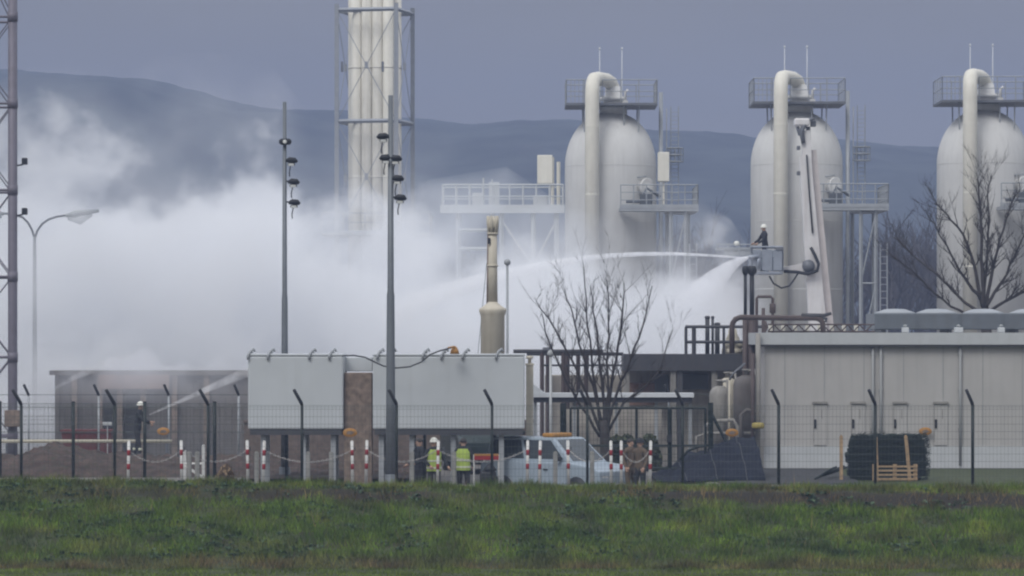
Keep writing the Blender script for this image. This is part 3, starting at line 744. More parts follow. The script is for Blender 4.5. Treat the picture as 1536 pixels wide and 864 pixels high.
# ------------------------------------------------------------------ three adsorber vessels
def vessel(label):
    t = thing("process_vessel", label, "vessel", (0, 0, 0), "tall domed process vessels")
    Rv, zs, zd, zp = 2.04, 11.7, 14.15, 14.36
    prof = [(Rv, 0), (Rv, zs)] + [(Rv*math.cos(a)**.92, zs+(zd-zs)*math.sin(a)) for a in np.linspace(.08, 1.4, 16)] + [(.0, zd)]
    b = MB(); b.lathe((0, 0, 0), prof, 56); b.build("shell", M["vessel"], t)
    for z in (3.2, 6.2, 9.2, zs):
        w = MB(); w.lathe((0, 0, z), [(Rv-.01, 0), (Rv+.008, .01), (Rv+.008, .04), (Rv-.01, .05)], 56); w.build("weld_band", M["vessel"], t)
    n = MB(); n.lathe((0.12, 0, zd-.12), [(.62, 0), (.60, .42), (.46, .50), (.44, .62), (.60, .63), (.60, .78), (.40, .79), (.34, 1.25)], 24); n.build("top_nozzle", M["vessel"], t)
    p = MB(); zc = 15.55
    path = [(-.88, -2.42, 3.2), (-.88, -2.42, 14.6), (-.875, -2.38, 14.95), (-.85, -2.22, 15.28), (-.78, -1.9, 15.48), (-.6, -1.3, zc), (-.2, -.45, zc), (.0, -.12, zc-.1), (.11, .0, zc-.35), (.12, 0, zc-.66)]
    p.tube(path, .31, 18); p.build("overhead_pipe", M["cream"], t)
    for z in (4.0, 7.2, 10.4, 13.4):
        p = MB(); p.tube([(-.88, -2.42, z), (-.86, -1.8, z)], .05, 6); p.lathe((-.88, -2.42, z-.06), [(.31, 0), (.314, .01), (.314, .06), (.31, .07)], 18); p.build("pipe_clamp", M["cream"], t)
    f = MB(); f.box(-2.03, 2.03, -1.7, 1.7, zp, zp+.10); top = f.build("top_platform", M["steel"], t)
    r = MB(); zf = zp+.1
    railing(r, [(-2.0, -1.68, zf), (2.0, -1.68, zf), (2.0, 1.68, zf), (-2.0, 1.68, zf), (-2.0, -1.68, zf)], 1.02, .022, .82, (.5,)); 
    for k in np.arange(-1.8, -.9, .18): r.bar((k, -1.68, zf), (k, -1.68, zf+1.02), .012)
    r.build("railing", M["galv"], top)
    for x, y in ((1.2, -1.2), (-1.2, -1.2), (1.2, 1.2), (-1.2, 1.2), (.55, -1.3)):
        g = MB(); g.bar((x, y, zd-.95), (x*1.02, y*1.02, zp-.002), .03); g.build("strut", M["galv"], top)
    for x, z in ((-.47, 17.0), (.53, 17.0)):
        q = MB(); q.tube([(x, .9, zf), (x, .9, zf+1.1), (x, .9, z)], [.04, .025, .016], 8); q.lathe((x, .9, z-.02), [(.016, 0), (.04, .05), (.04, .12), (0, .14)], 8)
        q.build("lightning_rod", M["white"], top)
    v = MB(); v.tube([(.62, -1.0, zf), (.62, -1.0, zf+.5), (.75, -1.0, zf+.62)], .06, 8); v.box(.5, .74, -1.1, -.9, zf+.02, zf+.14); v.build("relief_valve", M["vessel"], top)
    mh = MB(); a = math.asin(1.38/Rv); ax = Vector((math.sin(a), -math.cos(a), 0)); c = Vector((0, 0, 10.72))+ax*(Rv-.05)
    mh.lathe(c, [(.33, 0), (.33, .28), (.42, .285), (.42, .36), (.36, .365), (.0, .37)], 24, axis=ax); m0 = mh.build("manhole", M["vessel"], t)
    dv = MB(); dv.tube([c+ax*.3+Vector((-.45, 0, .45)), c+ax*.3+Vector((.0, 0, .5))], .03, 6); dv.build("davit", M["galv"], m0)
    ld = MB(); ld.tube([(2.22, -.5, 0), (2.22, -.5, 15.0)], .09, 10); ld.tube([(2.48, -.3, 4.6), (2.48, -.3, 14.3)], .028, 6); ld.build("riser_pipe", M["galv"], t)
    lc = MB(); zb, zt2 = 11.9, 12.5
    for z in (zb, zb+.3, zt2): lc.lathe((2.85, -.4, z), [(.36, 0), (.38, .01), (.38, .04), (.36, .05)], 12)
    for k in range(8): an = k*math.pi/4; lc.bar((2.85+.37*math.cos(an), -.4+.37*math.sin(an), zb), (2.85+.37*math.cos(an), -.4+.37*math.sin(an), zt2), .015)
    for k in range(24): lc.bar((2.68, -.1, 10+.18*k), (3.02, -.1, 10+.18*k), .012)
    for x in (2.68, 3.02): lc.bar((x, -.1, 9.8), (x, -.1, 14.4), .02)
    lc.build("caged_ladder", M["galv"], t)
    return t
VL = ["leftmost domed process vessel, with white boxes at its sides and spray at its foot",
      "middle domed process vessel, rising behind the white boom and bucket",
      "rightmost domed process vessel, cut by the picture edge behind a bare tree"]
v0 = vessel(VL[0])
V = [(916, 166.5), (1195, 165.5), (1475, 164.5)]
v0.location = (X(V[0][0], V[0][1]), V[0][1], 0)
for i in (1, 2): copy_tree(v0, (X(V[i][0], V[i][1]), V[i][1], 0), None, VL[i])

def side_platform(label):
    t = thing("access_platform", label, "platform", (0, 0, 0), "steel access platforms by the vessels")
    z = 9.75
    f = MB(); f.box(.3, 3.75, -3.4, -2.1, z-.13, z); f.box(2.4, 3.75, -2.1, 1.2, z-.13, z-.002); f.build("deck", M["galv"], t)
    r = MB(); railing(r, [(.35, -3.38, z), (3.72, -3.38, z), (3.72, 1.18, z)], 1.02, .026, .6, (.35, .68)); r.box(.3, 3.75, -3.42, -3.40, z-.0, z+.16); r.build("railing", M["galv"], t)
    for x, y in ((2.55, -3.2), (3.2, -3.2), (2.55, .9), (3.5, .9)):
        l = MB(); l.bar((x, y, 0), (x, y, z-.132), .085); l.build("leg", M["galv"], t)
    b = MB()
    for z0 in (.3, 3.4, 6.5):
        b.bar((2.55, -3.2, z0), (3.2, -3.2, z0+3), .035); b.bar((2.55, -3.2, z0+3.05), (3.2, -3.2, z0+3.05), .04)
    b.build("bracing", M["galv"], t)
    l = MB()
    for x in (3.36, 3.66): l.bar((x, -3.5, .2), (x, -3.5, 8.2), .03)
    for k in range(26): l.bar((3.36, -3.5, .4+.3*k), (3.66, -3.5, .4+.3*k), .015)
    l.build("ladder", M["galv"], t)
    e = MB(); e.bbox(1.2, 1.75, -3.0, -2.5, z+.003, z+.65, .03); e.tube([(.6, -2.9, z+.3), (1.2, -2.9, z+.3), (1.5, -2.9, z+.9), (2.1, -2.9, z+.5)], .07, 8); e.build("valve_box", M["cooler"], t)
    return t
PLL = ["railed grey platform on legs at the right side of the leftmost vessel", "railed grey platform on legs right of the middle vessel behind the boom", "railed grey platform at the rightmost vessel behind the bare tree's twigs"]
p0 = side_platform(PLL[0]); p0.location = (X(916, 166.5), 166.5, 0)
for i in (1, 2): copy_tree(p0, (X(V[i][0], V[i][1]), V[i][1], 0), None, PLL[i])

def left_platform():
    D = 160.0
    t = thing("pipe_gantry", "pale railed gantry fading into mist left of the first vessel", "gantry", (X(750, D), D, 0))
    z = Z(312, D); x0, x1 = X(662, D), X(845, D)
    f = MB(); f.box(x0, x1, D, D+3, z-.12, z); f.box(x0-.05, x1+.05, D-.08, D-.01, z-.22, z+.14); f.build("deck", M["trim"], t)
    r = MB(); railing(r, [(x0+.05, D+.05, z), (x1, D+.05, z)], 1.0, .035, .55, (.5,)); r.build("railing", M["trim"], t)
    r = MB(); railing(r, [(x0+.05, D+2.9, z), (x1, D+2.9, z)], 1.0, .03, .55, (.5,)); r.build("railing", M["trim"], t)
    for px in (687, 738, 752, 800, 835):
        for dy in (.2, 2.7):
            l = MB(); l.bar((X(px, D), D+dy, 0), (X(px, D), D+dy, z-.125), .10); l.build("leg", M["trim"], t)
    b = MB()
    for py in (345, 373, 440): b.bar((X(687, D), D+.2, Z(py, D)), (X(745, D), D+.2, Z(py, D)), .08)
    b.bar(P(752, 330, D+.2), P(800, 400, D+.2), .05); b.bar(P(835, 330, D+.2), P(800, 400, D+.2), .05); b.build("bracing", M["trim"], t)
    for a, bb, pt in ((708, 725, 288), (733, 749, 272), (800, 822, 292)):
        e = MB(); e.bbox(X(a, D), X(bb, D), D+.8, D+1.5, z+.003, Z(pt, D), .03); e.build("equipment_box", M["trim"], t)
    e = MB(); e.bar((X(725, D), D+.6, z), (X(725, D), D+.6, Z(266, D)), .04); e.bar((X(738, D), D+.6, z), (X(738, D), D+.6, Z(268, D)), .035); e.build("antenna", M["trim"], t)
    c = MB(); c.bbox(X(806, D), X(829, D), D+.3, D+.8, Z(275, D), Z(232, D), .03); cc = c.build("signal_cabinet", M["cream"], t)
    c = MB(); c.bar((X(829, D), D+.5, z), (X(829, D), D+.5, Z(235, D)), .07); c.bar((X(838, D), D+.5, z), (X(838, D), D+.5, Z(242, D)), .08); c.build("stand_pipe", M["cream"], t)
left_platform()
cb = MB(); D = 163.8; cb.bbox(X(987, D), X(1004, D), D, D+.5, Z(272, D), Z(228, D), .03)
cb.bar((X(996, D), D+.2, Z(311, D)), (X(996, D), D+.2, Z(273, D)), .05)
tag(cb.build("wall_cabinet", M["cream"]), "cream cabinet on a post above the leftmost vessel's right platform", "cabinet")

# ------------------------------------------------------------------ pipe yard in the middle
def pipe_shelter():
    D = 121.0; x0, x1 = X(935, D), X(1139, D); z0, z1 = Z(556, D), Z(531, D)
    t = thing("pump_shelter", "open pump shelter with a dark slate roof edge behind the tree", "shelter", ((x0+x1)/2, D, 0))
    f = MB(); f.box(x0, x1, D, D+2.0, z0, z1); f.build("roof", M["slate"], t)
    for px in (940, 1010, 1020, 1072, 1134):
        c = MB(); c.box(X(px, D)-.09, X(px, D)+.09, D+.1, D+.3, 0, z0-.002); c.build("post", M["greywall"] if px != 1020 else M["slate"], t)
    b = MB(); b.box(x0, x1, D+1.8, D+2.0, 0, z0-.003); b.build("back_wall", M["paleback"], t)
    for i, (a, bb, pt, pb) in enumerate(((945, 985, 575, 610), (1022, 1066, 562, 585), (985, 1006, 562, 600))):
        p = MB(); p.bbox(X(a, D), X(bb, D), D+1.5, D+1.79, Z(pb, D), Z(pt, D), .02); p.build("switch_panel", M["rustfascia" if i == 0 else "cooler"], t)
pipe_shelter()
def roof_guard():
    D = 120.6; zb = Z(531, D)+.002; dx = lambda p: X(p, D)
    t = thing("roof_guardrail", "dark steel guard rail standing on the slate shelter roof", "guard rail", (dx(1075), D, zb))
    r = MB(); yy = D+.5
    for px, w in ((1030, .05), (1042, .07), (1087, .045), (1120, .05)): r.bar((dx(px), yy, zb), (dx(px), yy, Z(490, D)), w)
    for py in (490, 513): r.bar((dx(1029), yy, Z(py, D)), (dx(1148), yy, Z(py, D)), .05)
    r.build("rail_frame", M["slate"], t)
    for px, pt, w in ((1063, 478, .09), (1071, 478, .055), (1078, 488, .10), (1123, 490, .12)):
        p = MB(); p.tube([(dx(px), yy+.3, zb), (dx(px), yy+.3, Z(pt, D))], w*.8, 10); p.lathe((dx(px), yy+.3, Z(pt, D)), [(w*.8, 0), (w, .02), (w, .08), (0, .1)], 10); p.build("vent_pipe", M["brownpipe" if px == 1123 else "slate"], t)
roof_guard()
D = 120.9
m = MB(); c = P(1099, 529, D+.6); m.lathe((c.x, c.y, Z(531, D)+.004), [(.36, 0), (.36, .16), (.30, .17), (.33, .2), (.33, .34), (.28, .35), (.30, .37), (.24, .42), (.22, .52), (.16, .62), (.13, .80), (.08, .84), (0, .85)], 20)
tag(m.build("bell_vent", M["beige"]), "beige bell shaped vent standing on the slate shelter roof", "vent")
def twin_flue():
    for px, pt, r, lab in ((1118, 398, .07, "thinner left dark flue pipe below the bucket"), (1128, 396, .10, "thicker right dark flue pipe below the bucket")):
        D = 119.5; t = thing("flue_pipe", lab, "flue", (X(px, D), D, 0), "pair of dark flues"); x = X(px, D)
        b = MB(); b.tube([(x, D, 0), (x, D, Z(480, D))], r*1.25, 10); b.build("lower_pipe", M["brownpipe"], t)
        b = MB(); b.tube([(x, D, Z(480, D)), (x, D, Z(412, D))], r*.75, 10); b.build("upper_pipe", M["dark"], t)
        b = MB(); b.lathe((x, D, Z(413, D)), [(r*.8, 0), (r*1.5, .1), (r*1.5, .22), (r*1.1, .3), (0, .31)], 12); b.build("cowl", M["dark"], t)
twin_flue()
D = 119.0; g = MB(); g.tube([P(1135, 520, D), P(1135, 448, D), P(1137, 445, D), P(1156, 445, D), P(1159, 448, D), P(1159, 520, D)], .05, 8)
g.tube([P(1145, 520, D), P(1145, 462, D)], .06, 8); g.lathe(P(1159, 470, D), [(.05, 0), (.1, .02), (.1, .3), (.05, .32)], 10); g.tube([P(1147, 482, D), P(1150, 490, D), P(1136, 520, D), P(1134, 545, D)], .06, 8)
tag(g.build("pipe_hoop", M["brownpipe"]), "square brown pipe hoop standing left of the boom's foot", "pipe")

def tank(px0, px1, pt, D, label, m):
    r = (X(px1, D)-X(px0, D))/2; x = (X(px1, D)+X(px0, D))/2; z = Z(pt, D)
    t = thing("storage_tank", label, "tank", (x, D, 0), "grey process tanks in the pipe yard")
    b = MB(); b.lathe((x, D, 0), [(r, .3), (r, z-.3)]+[(r*math.cos(a), z-.3+.3*math.sin(a)) for a in (.4, .8, 1.2)]+[(0, z)], 24); b.build("shell", m, t)
    for k in range(4):
        a = k*math.pi/2+.6; l = MB(); l.bar((x+r*.8*math.cos(a), D+r*.8*math.sin(a), 0), (x+r*.8*math.cos(a), D+r*.8*math.sin(a), .45), .05); l.build("leg", M["steel"], t)
    b = MB(); b.lathe((x, D, z-.03), [(.09, 0), (.09, .15), (.15, .155), (.15, .2), (0, .21)], 12); b.tube([(x, D, z+.1), (x+r*.6, D-r*.9, z+.15), (x+r*.7, D-r*1.15, z-.1), (x+r*.7, D-r*1.15, .4)], .045, 8); b.build("nozzle_pipe", M["greywall"], t)
tank(1064, 1096, 578, 116.0, "left beige upright tank in the clutter beside the hall", M["greywall"])
tank(1100, 1140, 562, 117.5, "right beige upright tank touching the hall's left corner", M["shed"])
tank(1076, 1108, 566, 119.0, "tall pale upright tank between and behind two tanks", M["beige"])
def pipe_bundle():
    D = 114.5
    t = thing("pipe_manifold", "tangle of grey brown pipes beside the hall's left corner", "pipes", (X(1115, D), D, 0))
    for i, (pts, r, mm) in enumerate((([(1129, 700), (1129, 530)], .06, "brownpipe"), ([(1137, 700), (1137, 500)], .08, "greywall"),
            ([(1058, 690), (1058, 640), (1066, 632), (1100, 630), (1106, 640), (1106, 690)], .06, "greywall"),
            ([(1094, 570), (1100, 560), (1118, 545)], .035, "steel"), ([(1094, 690), (1094, 570)], .03, "beige"),
            ([(1140, 620), (1120, 615), (1112, 622), (1112, 690)], .07, "shed"), ([(1045, 690), (1045, 655), (1060, 650), (1140, 650)], .05, "greywall"))):
        b = MB(); b.tube([P(*q, D+.15*i) for q in pts], r, 8); b.build("pipe", M[mm], t)
    v = MB(); v.lathe(P(1137, 643, D-.2), [(.04, 0), (.17, .01), (.19, .05), (.19, .14), (.15, .18), (0, .19)], 16); v.build("yellow_valve", M["yellow"], t)
pipe_bundle()
def low_canopy():
    D = 115.0; x0, x1 = X(798, D), X(1041, D); z = Z(596, D)
    t = thing("low_canopy", "long white edged canopy behind the bare tree", "canopy", ((x0+x1)/2, D, 0))
    r = MB(); r.box(x0, x1, D, D+1.1, z, z+.13); r.build("roof", M["white"], t)
    g = MB(); g.prism([(x0+.02, z+.133), (x0+.42, z+.133), (x0+.02, z+.42)], D+.05, D+.3); g.build("gusset", M["white"], t)
    f = MB(); f.box(x0+.05, x1-.05, D+.1, D+.9, z-.16, z-.003); f.build("beam", M["slate"], t)
    for px in (803, 862, 925, 985, 1036):
        p = MB(); p.box(X(px, D)-.05, X(px, D)+.05, D+.3, D+.4, 0, z-.163); p.build("post", M["galv"], t)
    w = MB(); w.box(x0+.9, x1-.9, D+2.2, D+2.3, 0, z-.4); w.build("back_wall", M["paleback"], t)
low_canopy()
def pipe_rack():
    D = 122.0
    t = thing("pipe_rack", "dark legged pipe rack right of the longer white cabinet", "pipe rack", (X(850, D), D, 0))
    for px in (813, 822, 845, 852, 868, 880):
        l = MB(); l.bar((X(px, D), D+(.0 if px % 2 else .9), 0), (X(px, D), D+(.0 if px % 2 else .9), Z(528, D)), .07); l.build("leg", M["brownpipe"], t)
    b = MB(); b.tube([P(770, 527, D), P(905, 527, D)], .07, 8); b.tube([P(790, 531, D+.5), P(935, 531, D+.5)], .06, 8); b.tube([P(815, 548, D+.4), P(940, 548, D+.4)], .035, 8); b.build("pipe_run", M["slate"], t)
    v = MB(); v.bbox(X(814, D), X(826, D), D-.1, D+.2, Z(526, D), Z(521, D), .02); v.build("junction_box", M["steel"], t)
    e = MB(); e.bbox(X(818, D), X(935, D), D+1.2, D+2.2, 0, Z(563, D), .03); e.build("pump_casing", M["paleback"], t)
pipe_rack()
D = 106.6; m = MB(); m.box(X(789, D), X(800, D), D, D+.25, 0, Z(548, D)); m.box(X(788, D), X(801, D), D-.03, D+.28, Z(548, D)+.002, Z(545, D)); m.lathe((X(794.5, D), D+.12, Z(545, D)+.003), [(.05, 0), (.05, .12), (.1, .13), (.1, .2), (0, .22)], 10)
tag(m.build("concrete_column", M["beige"]), "olive beige column standing beside the longer cabinet's right end", "column")

def leafy(name, label, cat, px0, px1, D, ztop, n, material):
    mb = MB(); x0, x1 = X(px0, D), X(px1, D)
    for i in range(n):
        x = rnd.uniform(x0, x1); y = D+rnd.uniform(-.4, .4); ed = min(1, (x-x0)/.3+.4, (x1-x)/.3+.4)
        z = (rnd.random()**.7)*ztop*ed*(.85+.3*mnoise.noise(Vector((x*2.5, 1, 0)))); s = rnd.uniform(.03, .07)
        q = Matrix.Rotation(rnd.uniform(0, 6.28), 3, 'Z') @ Matrix.Rotation(rnd.uniform(-1, 1), 3, 'X')
        mb.add([Vector((x, y, z))+q@Vector(p)*s for p in ((-.5, 0, -1), (.5, 0, -1), (.7, .1, .2), (0, 0, 1), (-.7, .1, .2))], [(0, 1, 2, 3, 4)])
    t = thing(name, label, cat, ((x0+x1)/2, D, 0))
    mb.build("foliage", material, t)
    st = MB()
    for k in np.linspace(x0+.15, x1-.15, 7): st.tube([(k, D, 0), (k+rnd.uniform(-.1, .1), D, ztop*.8)], [.02, .008], 5)
    st.build("stem", M["bark"], t)
leafy("hedge", "low dull green hedge behind the green gate", "hedge", 902, 992, 112.5, 1.25, 5000, M["hedge"])
leafy("dry_shrub", "dry brown shrub among the posts left of the cabinets", "shrub", 325, 350, 103, .55, 420, mat("dry stalk", (.22, .155, .095), .9, var=.4, scale=5))

# ------------------------------------------------------------------ bare trees
def bare_tree(label, trunk, limbs, D, depth, twig, seed, lev=3, dens=1.0):
    """trunk and limbs are polylines of photo points with radii; side shoots grow from them"""
    rr = random.Random(seed)
    b0 = P(*trunk[0][:2], D)
    t = thing("bare_tree", label, "tree", (b0.x, D, 0), "leafless trees")
    tm = MB(); tp = [Vector((b0.x, D, -.1))]+[P(q[0], q[1], D) for q in trunk]; tm.tube(tp, [trunk[0][2]*1.15]+[q[2] for q in trunk], 10); tm.build("trunk", M["bark"], t)
    cm = MB()
    def shoot(p, d, L, r, lv):
        pts = [p]; q = p; dd = d.copy(); n = 4
        for i in range(n):
            dd = (dd + Vector((rr.uniform(-.16, .16), rr.uniform(-.16, .16), rr.uniform(-.05, .16)))).normalized(); q = q + dd*L/n; pts.append(q)
        cm.tube(pts, [r*(1-.8*i/n) for i in range(n+1)], 5 if r > .015 else 3, caps=False)
        if lv == 0: return
        for k in range(int(rr.randint(3, 5)*dens)):
            i = rr.randint(1, n); f = pts[i-1].lerp(pts[i], rr.random())
            ax = Vector((rr.uniform(-1, 1), rr.uniform(-1, 1), rr.uniform(-.2, .8))).normalized()
            shoot(f, (dd*1.0+ax*.75).normalized(), L*rr.uniform(.4, .7), max(r*.5, twig), lv-1)
    for li, limb in enumerate(limbs):
        n = len(limb); dep = 0; pts = []; slope = rr.uniform(-1, 1)*depth
        for i, q in enumerate(limb): 
            p = P(q[0], q[1], D); p.y += slope*(i/(n-1)); pts.append(p)
        fine = []
        for a, b in zip(pts[:-1], pts[1:]):
            for k in range(3): fine.append(a.lerp(b, k/3)+Vector((rr.uniform(-.03, .03), rr.uniform(-.05, .05), rr.uniform(-.03, .03)))*(1 if k else .3))
        fine.append(pts[-1]); r0 = limb[0][2]*.68; m = len(fine)
        rad = [r0*(1-.85*i/(m-1))+.006 for i in range(m)]
        cm.tube(fine, rad, 6)
        for k in range(int((4+m*1.1)*dens)):
            i = rr.randint(max(1, m//4), m-1); d = (fine[i]-fine[i-1]).normalized(); ax = Vector((rr.uniform(-1, 1), rr.uniform(-1, 1), rr.uniform(-.3, .9))).normalized()
            shoot(fine[i], (d+ax*.8).normalized(), rr.uniform(.4, 1.0), max(rad[i]*.5, twig), lev-1)
    cm.build("branches", M["bark"], t)
bare_tree("bushy leafless tree in front of the white mist, left of the hall", [(908, 700, .16), (907, 650, .15), (906, 630, .14)],
    [[(903, 660, .07), (896, 600, .05), (887, 530, .04), (880, 470, .03), (876, 405, .02)], [(906, 640, .08), (905, 590, .06), (899, 540, .05), (893, 480, .04), (886, 430, .02)],
     [(910, 640, .08), (916, 580, .06), (926, 520, .05), (932, 470, .03), (934, 425, .02)], [(909, 650, .07), (925, 590, .05), (945, 540, .04), (962, 490, .03), (976, 430, .02)],
     [(902, 650, .07), (880, 590, .05), (858, 540, .04), (830, 490, .03), (804, 452, .02)], [(900, 655, .06), (872, 610, .04), (850, 575, .03), (818, 500, .02), (812, 470, .01)],
     [(912, 650, .06), (935, 605, .05), (965, 582, .03), (988, 560, .02), (1010, 495, .012)], [(907, 640, .06), (912, 590, .05), (911, 520, .04), (913, 470, .03), (909, 420, .02)],
     [(904, 640, .06), (890, 580, .04), (868, 515, .03), (858, 470, .02), (846, 440, .012)]], 110.5, 1.4, .0045, 5, 3, .92)
bare_tree("tall leafless tree behind the hall before the rightmost vessel", [(1486, 700, .22), (1482, 520, .20), (1476, 462, .18)],
    [[(1476, 465, .13), (1474, 420, .09), (1472, 370, .08), (1469, 310, .05), (1466, 268, .02)], [(1474, 460, .10), (1462, 400, .07), (1446, 352, .05), (1420, 320, .03), (1404, 304, .015)],
     [(1472, 450, .09), (1452, 426, .06), (1432, 395, .05), (1410, 358, .03), (1398, 335, .012)], [(1478, 462, .10), (1490, 440, .07), (1508, 412, .05), (1526, 370, .04), (1545, 330, .02)],
     [(1479, 462, .10), (1488, 405, .07), (1498, 360, .05), (1512, 315, .03), (1522, 285, .015)], [(1480, 470, .09), (1505, 452, .06), (1530, 438, .05), (1560, 415, .03), (1580, 400, .02)],
     [(1470, 470, .08), (1440, 445, .05), (1410, 410, .04), (1375, 382, .025), (1345, 352, .012)], [(1468, 480, .07), (1425, 460, .05), (1390, 430, .03), (1365, 405, .02), (1338, 385, .01)],
     [(1476, 440, .07), (1482, 380, .05), (1486, 330, .04), (1483, 290, .025), (1490, 262, .012)]], 129.0, 1.8, .005, 12, 3, 1.05)

# ------------------------------------------------------------------ people
def person(label, loc, rz, jacket="jacket", trousers="trousers", helmet="helmet", vest=False, arms=((-.24, .0, 1.15, -.26, -.18, .95), (.24, .0, 1.15, .26, -.18, .95)), step=.0, lean=0.0, hide_legs=False):
    """standing figure facing -Y locally; arms: elbow xyz, wrist xyz for each side"""
    J = {}; V = []; E = []; RR = []
    def j(n, p, r, par=None):
        J[n] = len(V); V.append(Vector(p)); RR.append(r)
        if par: E.append((J[par], J[n]))
    L = lambda z: -lean*max(0, z-.95)
    j("pelvis", (0, 0, .95), (.165, .12)); j("waist", (0, L(1.1), 1.10), (.15, .115), "pelvis"); j("chest", (0, L(1.32), 1.32), (.18, .13), "waist"); j("upper", (0, L(1.44), 1.44), (.13, .10), "chest")
    j("neck", (0, L(1.53), 1.53), (.058, .06), "upper"); j("head", (0, L(1.62)-.015, 1.62), (.082, .098), "neck"); j("crown", (0, L(1.7)-.01, 1.71), (.075, .09), "head")
    for i, sg in enumerate((-1, 1)):
        s = "lr"[i]; el = arms[i][:3]; wr = arms[i][3:]
        j(s+"sh", (sg*.19, L(1.42), 1.42), (.075, .075), "upper"); j(s+"el", (el[0], el[1]+L(el[2]), el[2]), (.055, .055), s+"sh"); j(s+"wr", (wr[0], wr[1]+L(wr[2]), wr[2]), (.038, .038), s+"el")
        st = step*sg
        j(s+"hip", (sg*.10, 0, .88), (.10, .11), "pelvis"); j(s+"kn", (sg*.11, -.03+st*.5, .49), (.068, .07), s+"hip"); j(s+"an", (sg*.12, st, .10), (.05, .055), s+"kn"); j(s+"toe", (sg*.13, st-.16, .045), (.045, .042), s+"an")
    me = bpy.data.meshes.new("person_skel"); me.from_pydata(V, E, []); o = bpy.data.objects.new("skel", me); COL.objects.link(o)
    o.modifiers.new("skin", 'SKIN'); sub = o.modifiers.new("sub", 'SUBSURF'); sub.levels = 1; sub.render_levels = 1
    for k, sv in enumerate(me.skin_vertices[0].data): sv.radius = RR[k]; sv.use_root = (k == 0)
    dg = C.evaluated_depsgraph_get(); dg.update(); body = bpy.data.meshes.new_from_object(o.evaluated_get(dg))
    bpy.data.objects.remove(o); mb = MB()
    wr = [V[J["lwr"]], V[J["rwr"]]]
    for f in body.polygons:
        c = f.center; mi = 1
        if c.z > 1.555 and abs(c.x) < .12: mi = 0
        elif c.z < .14: mi = 3
        elif c.z < .93 and abs(c.x) < .22 and min((c-w).length for w in wr) > .2: mi = 2
        mb.f.append(tuple(f.vertices)); mb.sm.append(True); mb.mi.append(mi)
    mb.v = [tuple(v.co) for v in body.vertices]
    for i, w in enumerate(wr):      # palm, four unequal fingers and a thumb leaving the side of the palm
        el = V[J["lel" if i == 0 else "rel"]]; d = (w-el).normalized(); sd = d.orthogonal().normalized(); sg = 1 if i else -1
        pm = w + d*.07; mb.tube([w-d*.01, w+d*.05, w+d*.09], [.03, .038, .034], 8, mi=0)
        nrm = d.cross(sd)
        for k, fl in enumerate((.062, .075, .07, .055)):
            b = w+d*.085+sd*(k-1.5)*.018; mb.tube([b, b+d*fl*.5-nrm*.006, b+d*fl*.8-nrm*.03], [.0095, .009, .007], 5, mi=0)
        b = w+d*.035+sd*.034; mb.tube([b, b+(d+sd).normalized()*.035, b+(d*1.4+sd*.4).normalized()*.062], [.012, .011, .008], 5, mi=0)
    hy = L(1.62)
    mb.add([(-.014, hy-.105, 1.60), (.014, hy-.105, 1.60), (0, hy-.135, 1.607), (0, hy-.105, 1.645)], [(0, 1, 2), (1, 3, 2), (3, 0, 2)], mi=0)
    for sg in (-1, 1):
        mb.lathe((sg*.033, hy-.098, 1.645), [(.008, -.008), (.011, 0), (.008, .008)], 6, mi=3); mb.tube([(sg*.088, hy+.01, 1.59), (sg*.097, hy+.012, 1.625), (sg*.088, hy+.012, 1.65)], [.012, .016, .01], 5, mi=0)
    mb.tube([(-.024, hy-.104, 1.567), (0, hy-.111, 1.565), (.024, hy-.104, 1.567)], .005, 4, mi=3)
    root = thing("person", label, "person", loc); root.rotation_euler = (0, 0, rz)
    mb.build("body", [M["skin"], M[jacket], M[trousers], M["rubber"]], root, True)
    if helmet:
        h = MB(); h.lathe((0, hy, 1.665), [(.135, -.005), (.14, .0), (.118, .012)]+[(.115*math.cos(a), .012+.12*math.sin(a)) for a in np.linspace(.05, 1.5, 7)], 18); h.build("helmet", M[helmet], root, True)
    else:
        h = MB(); h.lathe((0, hy+.012, 1.66), [(.088, -.02)]+[(.098*math.cos(a), .1*math.sin(a)) for a in np.linspace(.05, 1.5, 7)], 16); h.build("hair", M["bark"], root, True)
    if vest:
        v = MB()
        def ell(z, a, b): return [(a*math.cos(q), b*math.sin(q)+L(z), z) for q in np.linspace(0, 2*math.pi, 21)[:-1]]
        rings = [ell(.86, .205, .165), ell(1.0, .20, .16), ell(1.2, .205, .16), ell(1.36, .215, .165), ell(1.46, .17, .125)]
        vs = [p for r in rings for p in r]; v.add(vs, [(i*20+k, i*20+(k+1) % 20, (i+1)*20+(k+1) % 20, (i+1)*20+k) for i in range(4) for k in range(20)], True); vo = v.build("safety_vest", M["hivis"], root, True)
        b = MB()
        for z in (.93, 1.12):
            r0, r1 = ell(z, .211, .171), ell(z+.05, .211, .171); b.add(r0+r1, [(k, (k+1) % 20, 20+(k+1) % 20, 20+k) for k in range(20)], True)
        b.build("reflective_band", M["reflect"], vo, True)
    else:
        b = MB()
        for sg in (-1, 1):
            c = V[J["lan" if sg < 0 else "ran"]]; b.lathe((c.x, c.y-.005, c.z+.16), [(.064, 0), (.066, .01), (.066, .06), (.064, .07)], 10)
        b.build("reflective_band", M["reflect"], root, True)
    return root
person("firefighter in dark coat and pale helmet spraying before the shed", (X(206, 117), 117, .25), R(80), arms=((-.22, -.22, 1.18, -.12, -.42, 1.15), (.22, -.2, 1.15, .1, -.40, 1.08)), step=.12, lean=.15)
person("figure in dark clothes with yellow trim under the cabinets' middle", (X(629, 104.0), 104.0, -.535), R(-60), arms=((-.26, -.06, 1.12, -.22, -.25, 1.02), (.26, -.05, 1.13, .2, -.26, 1.05)), helmet=None)
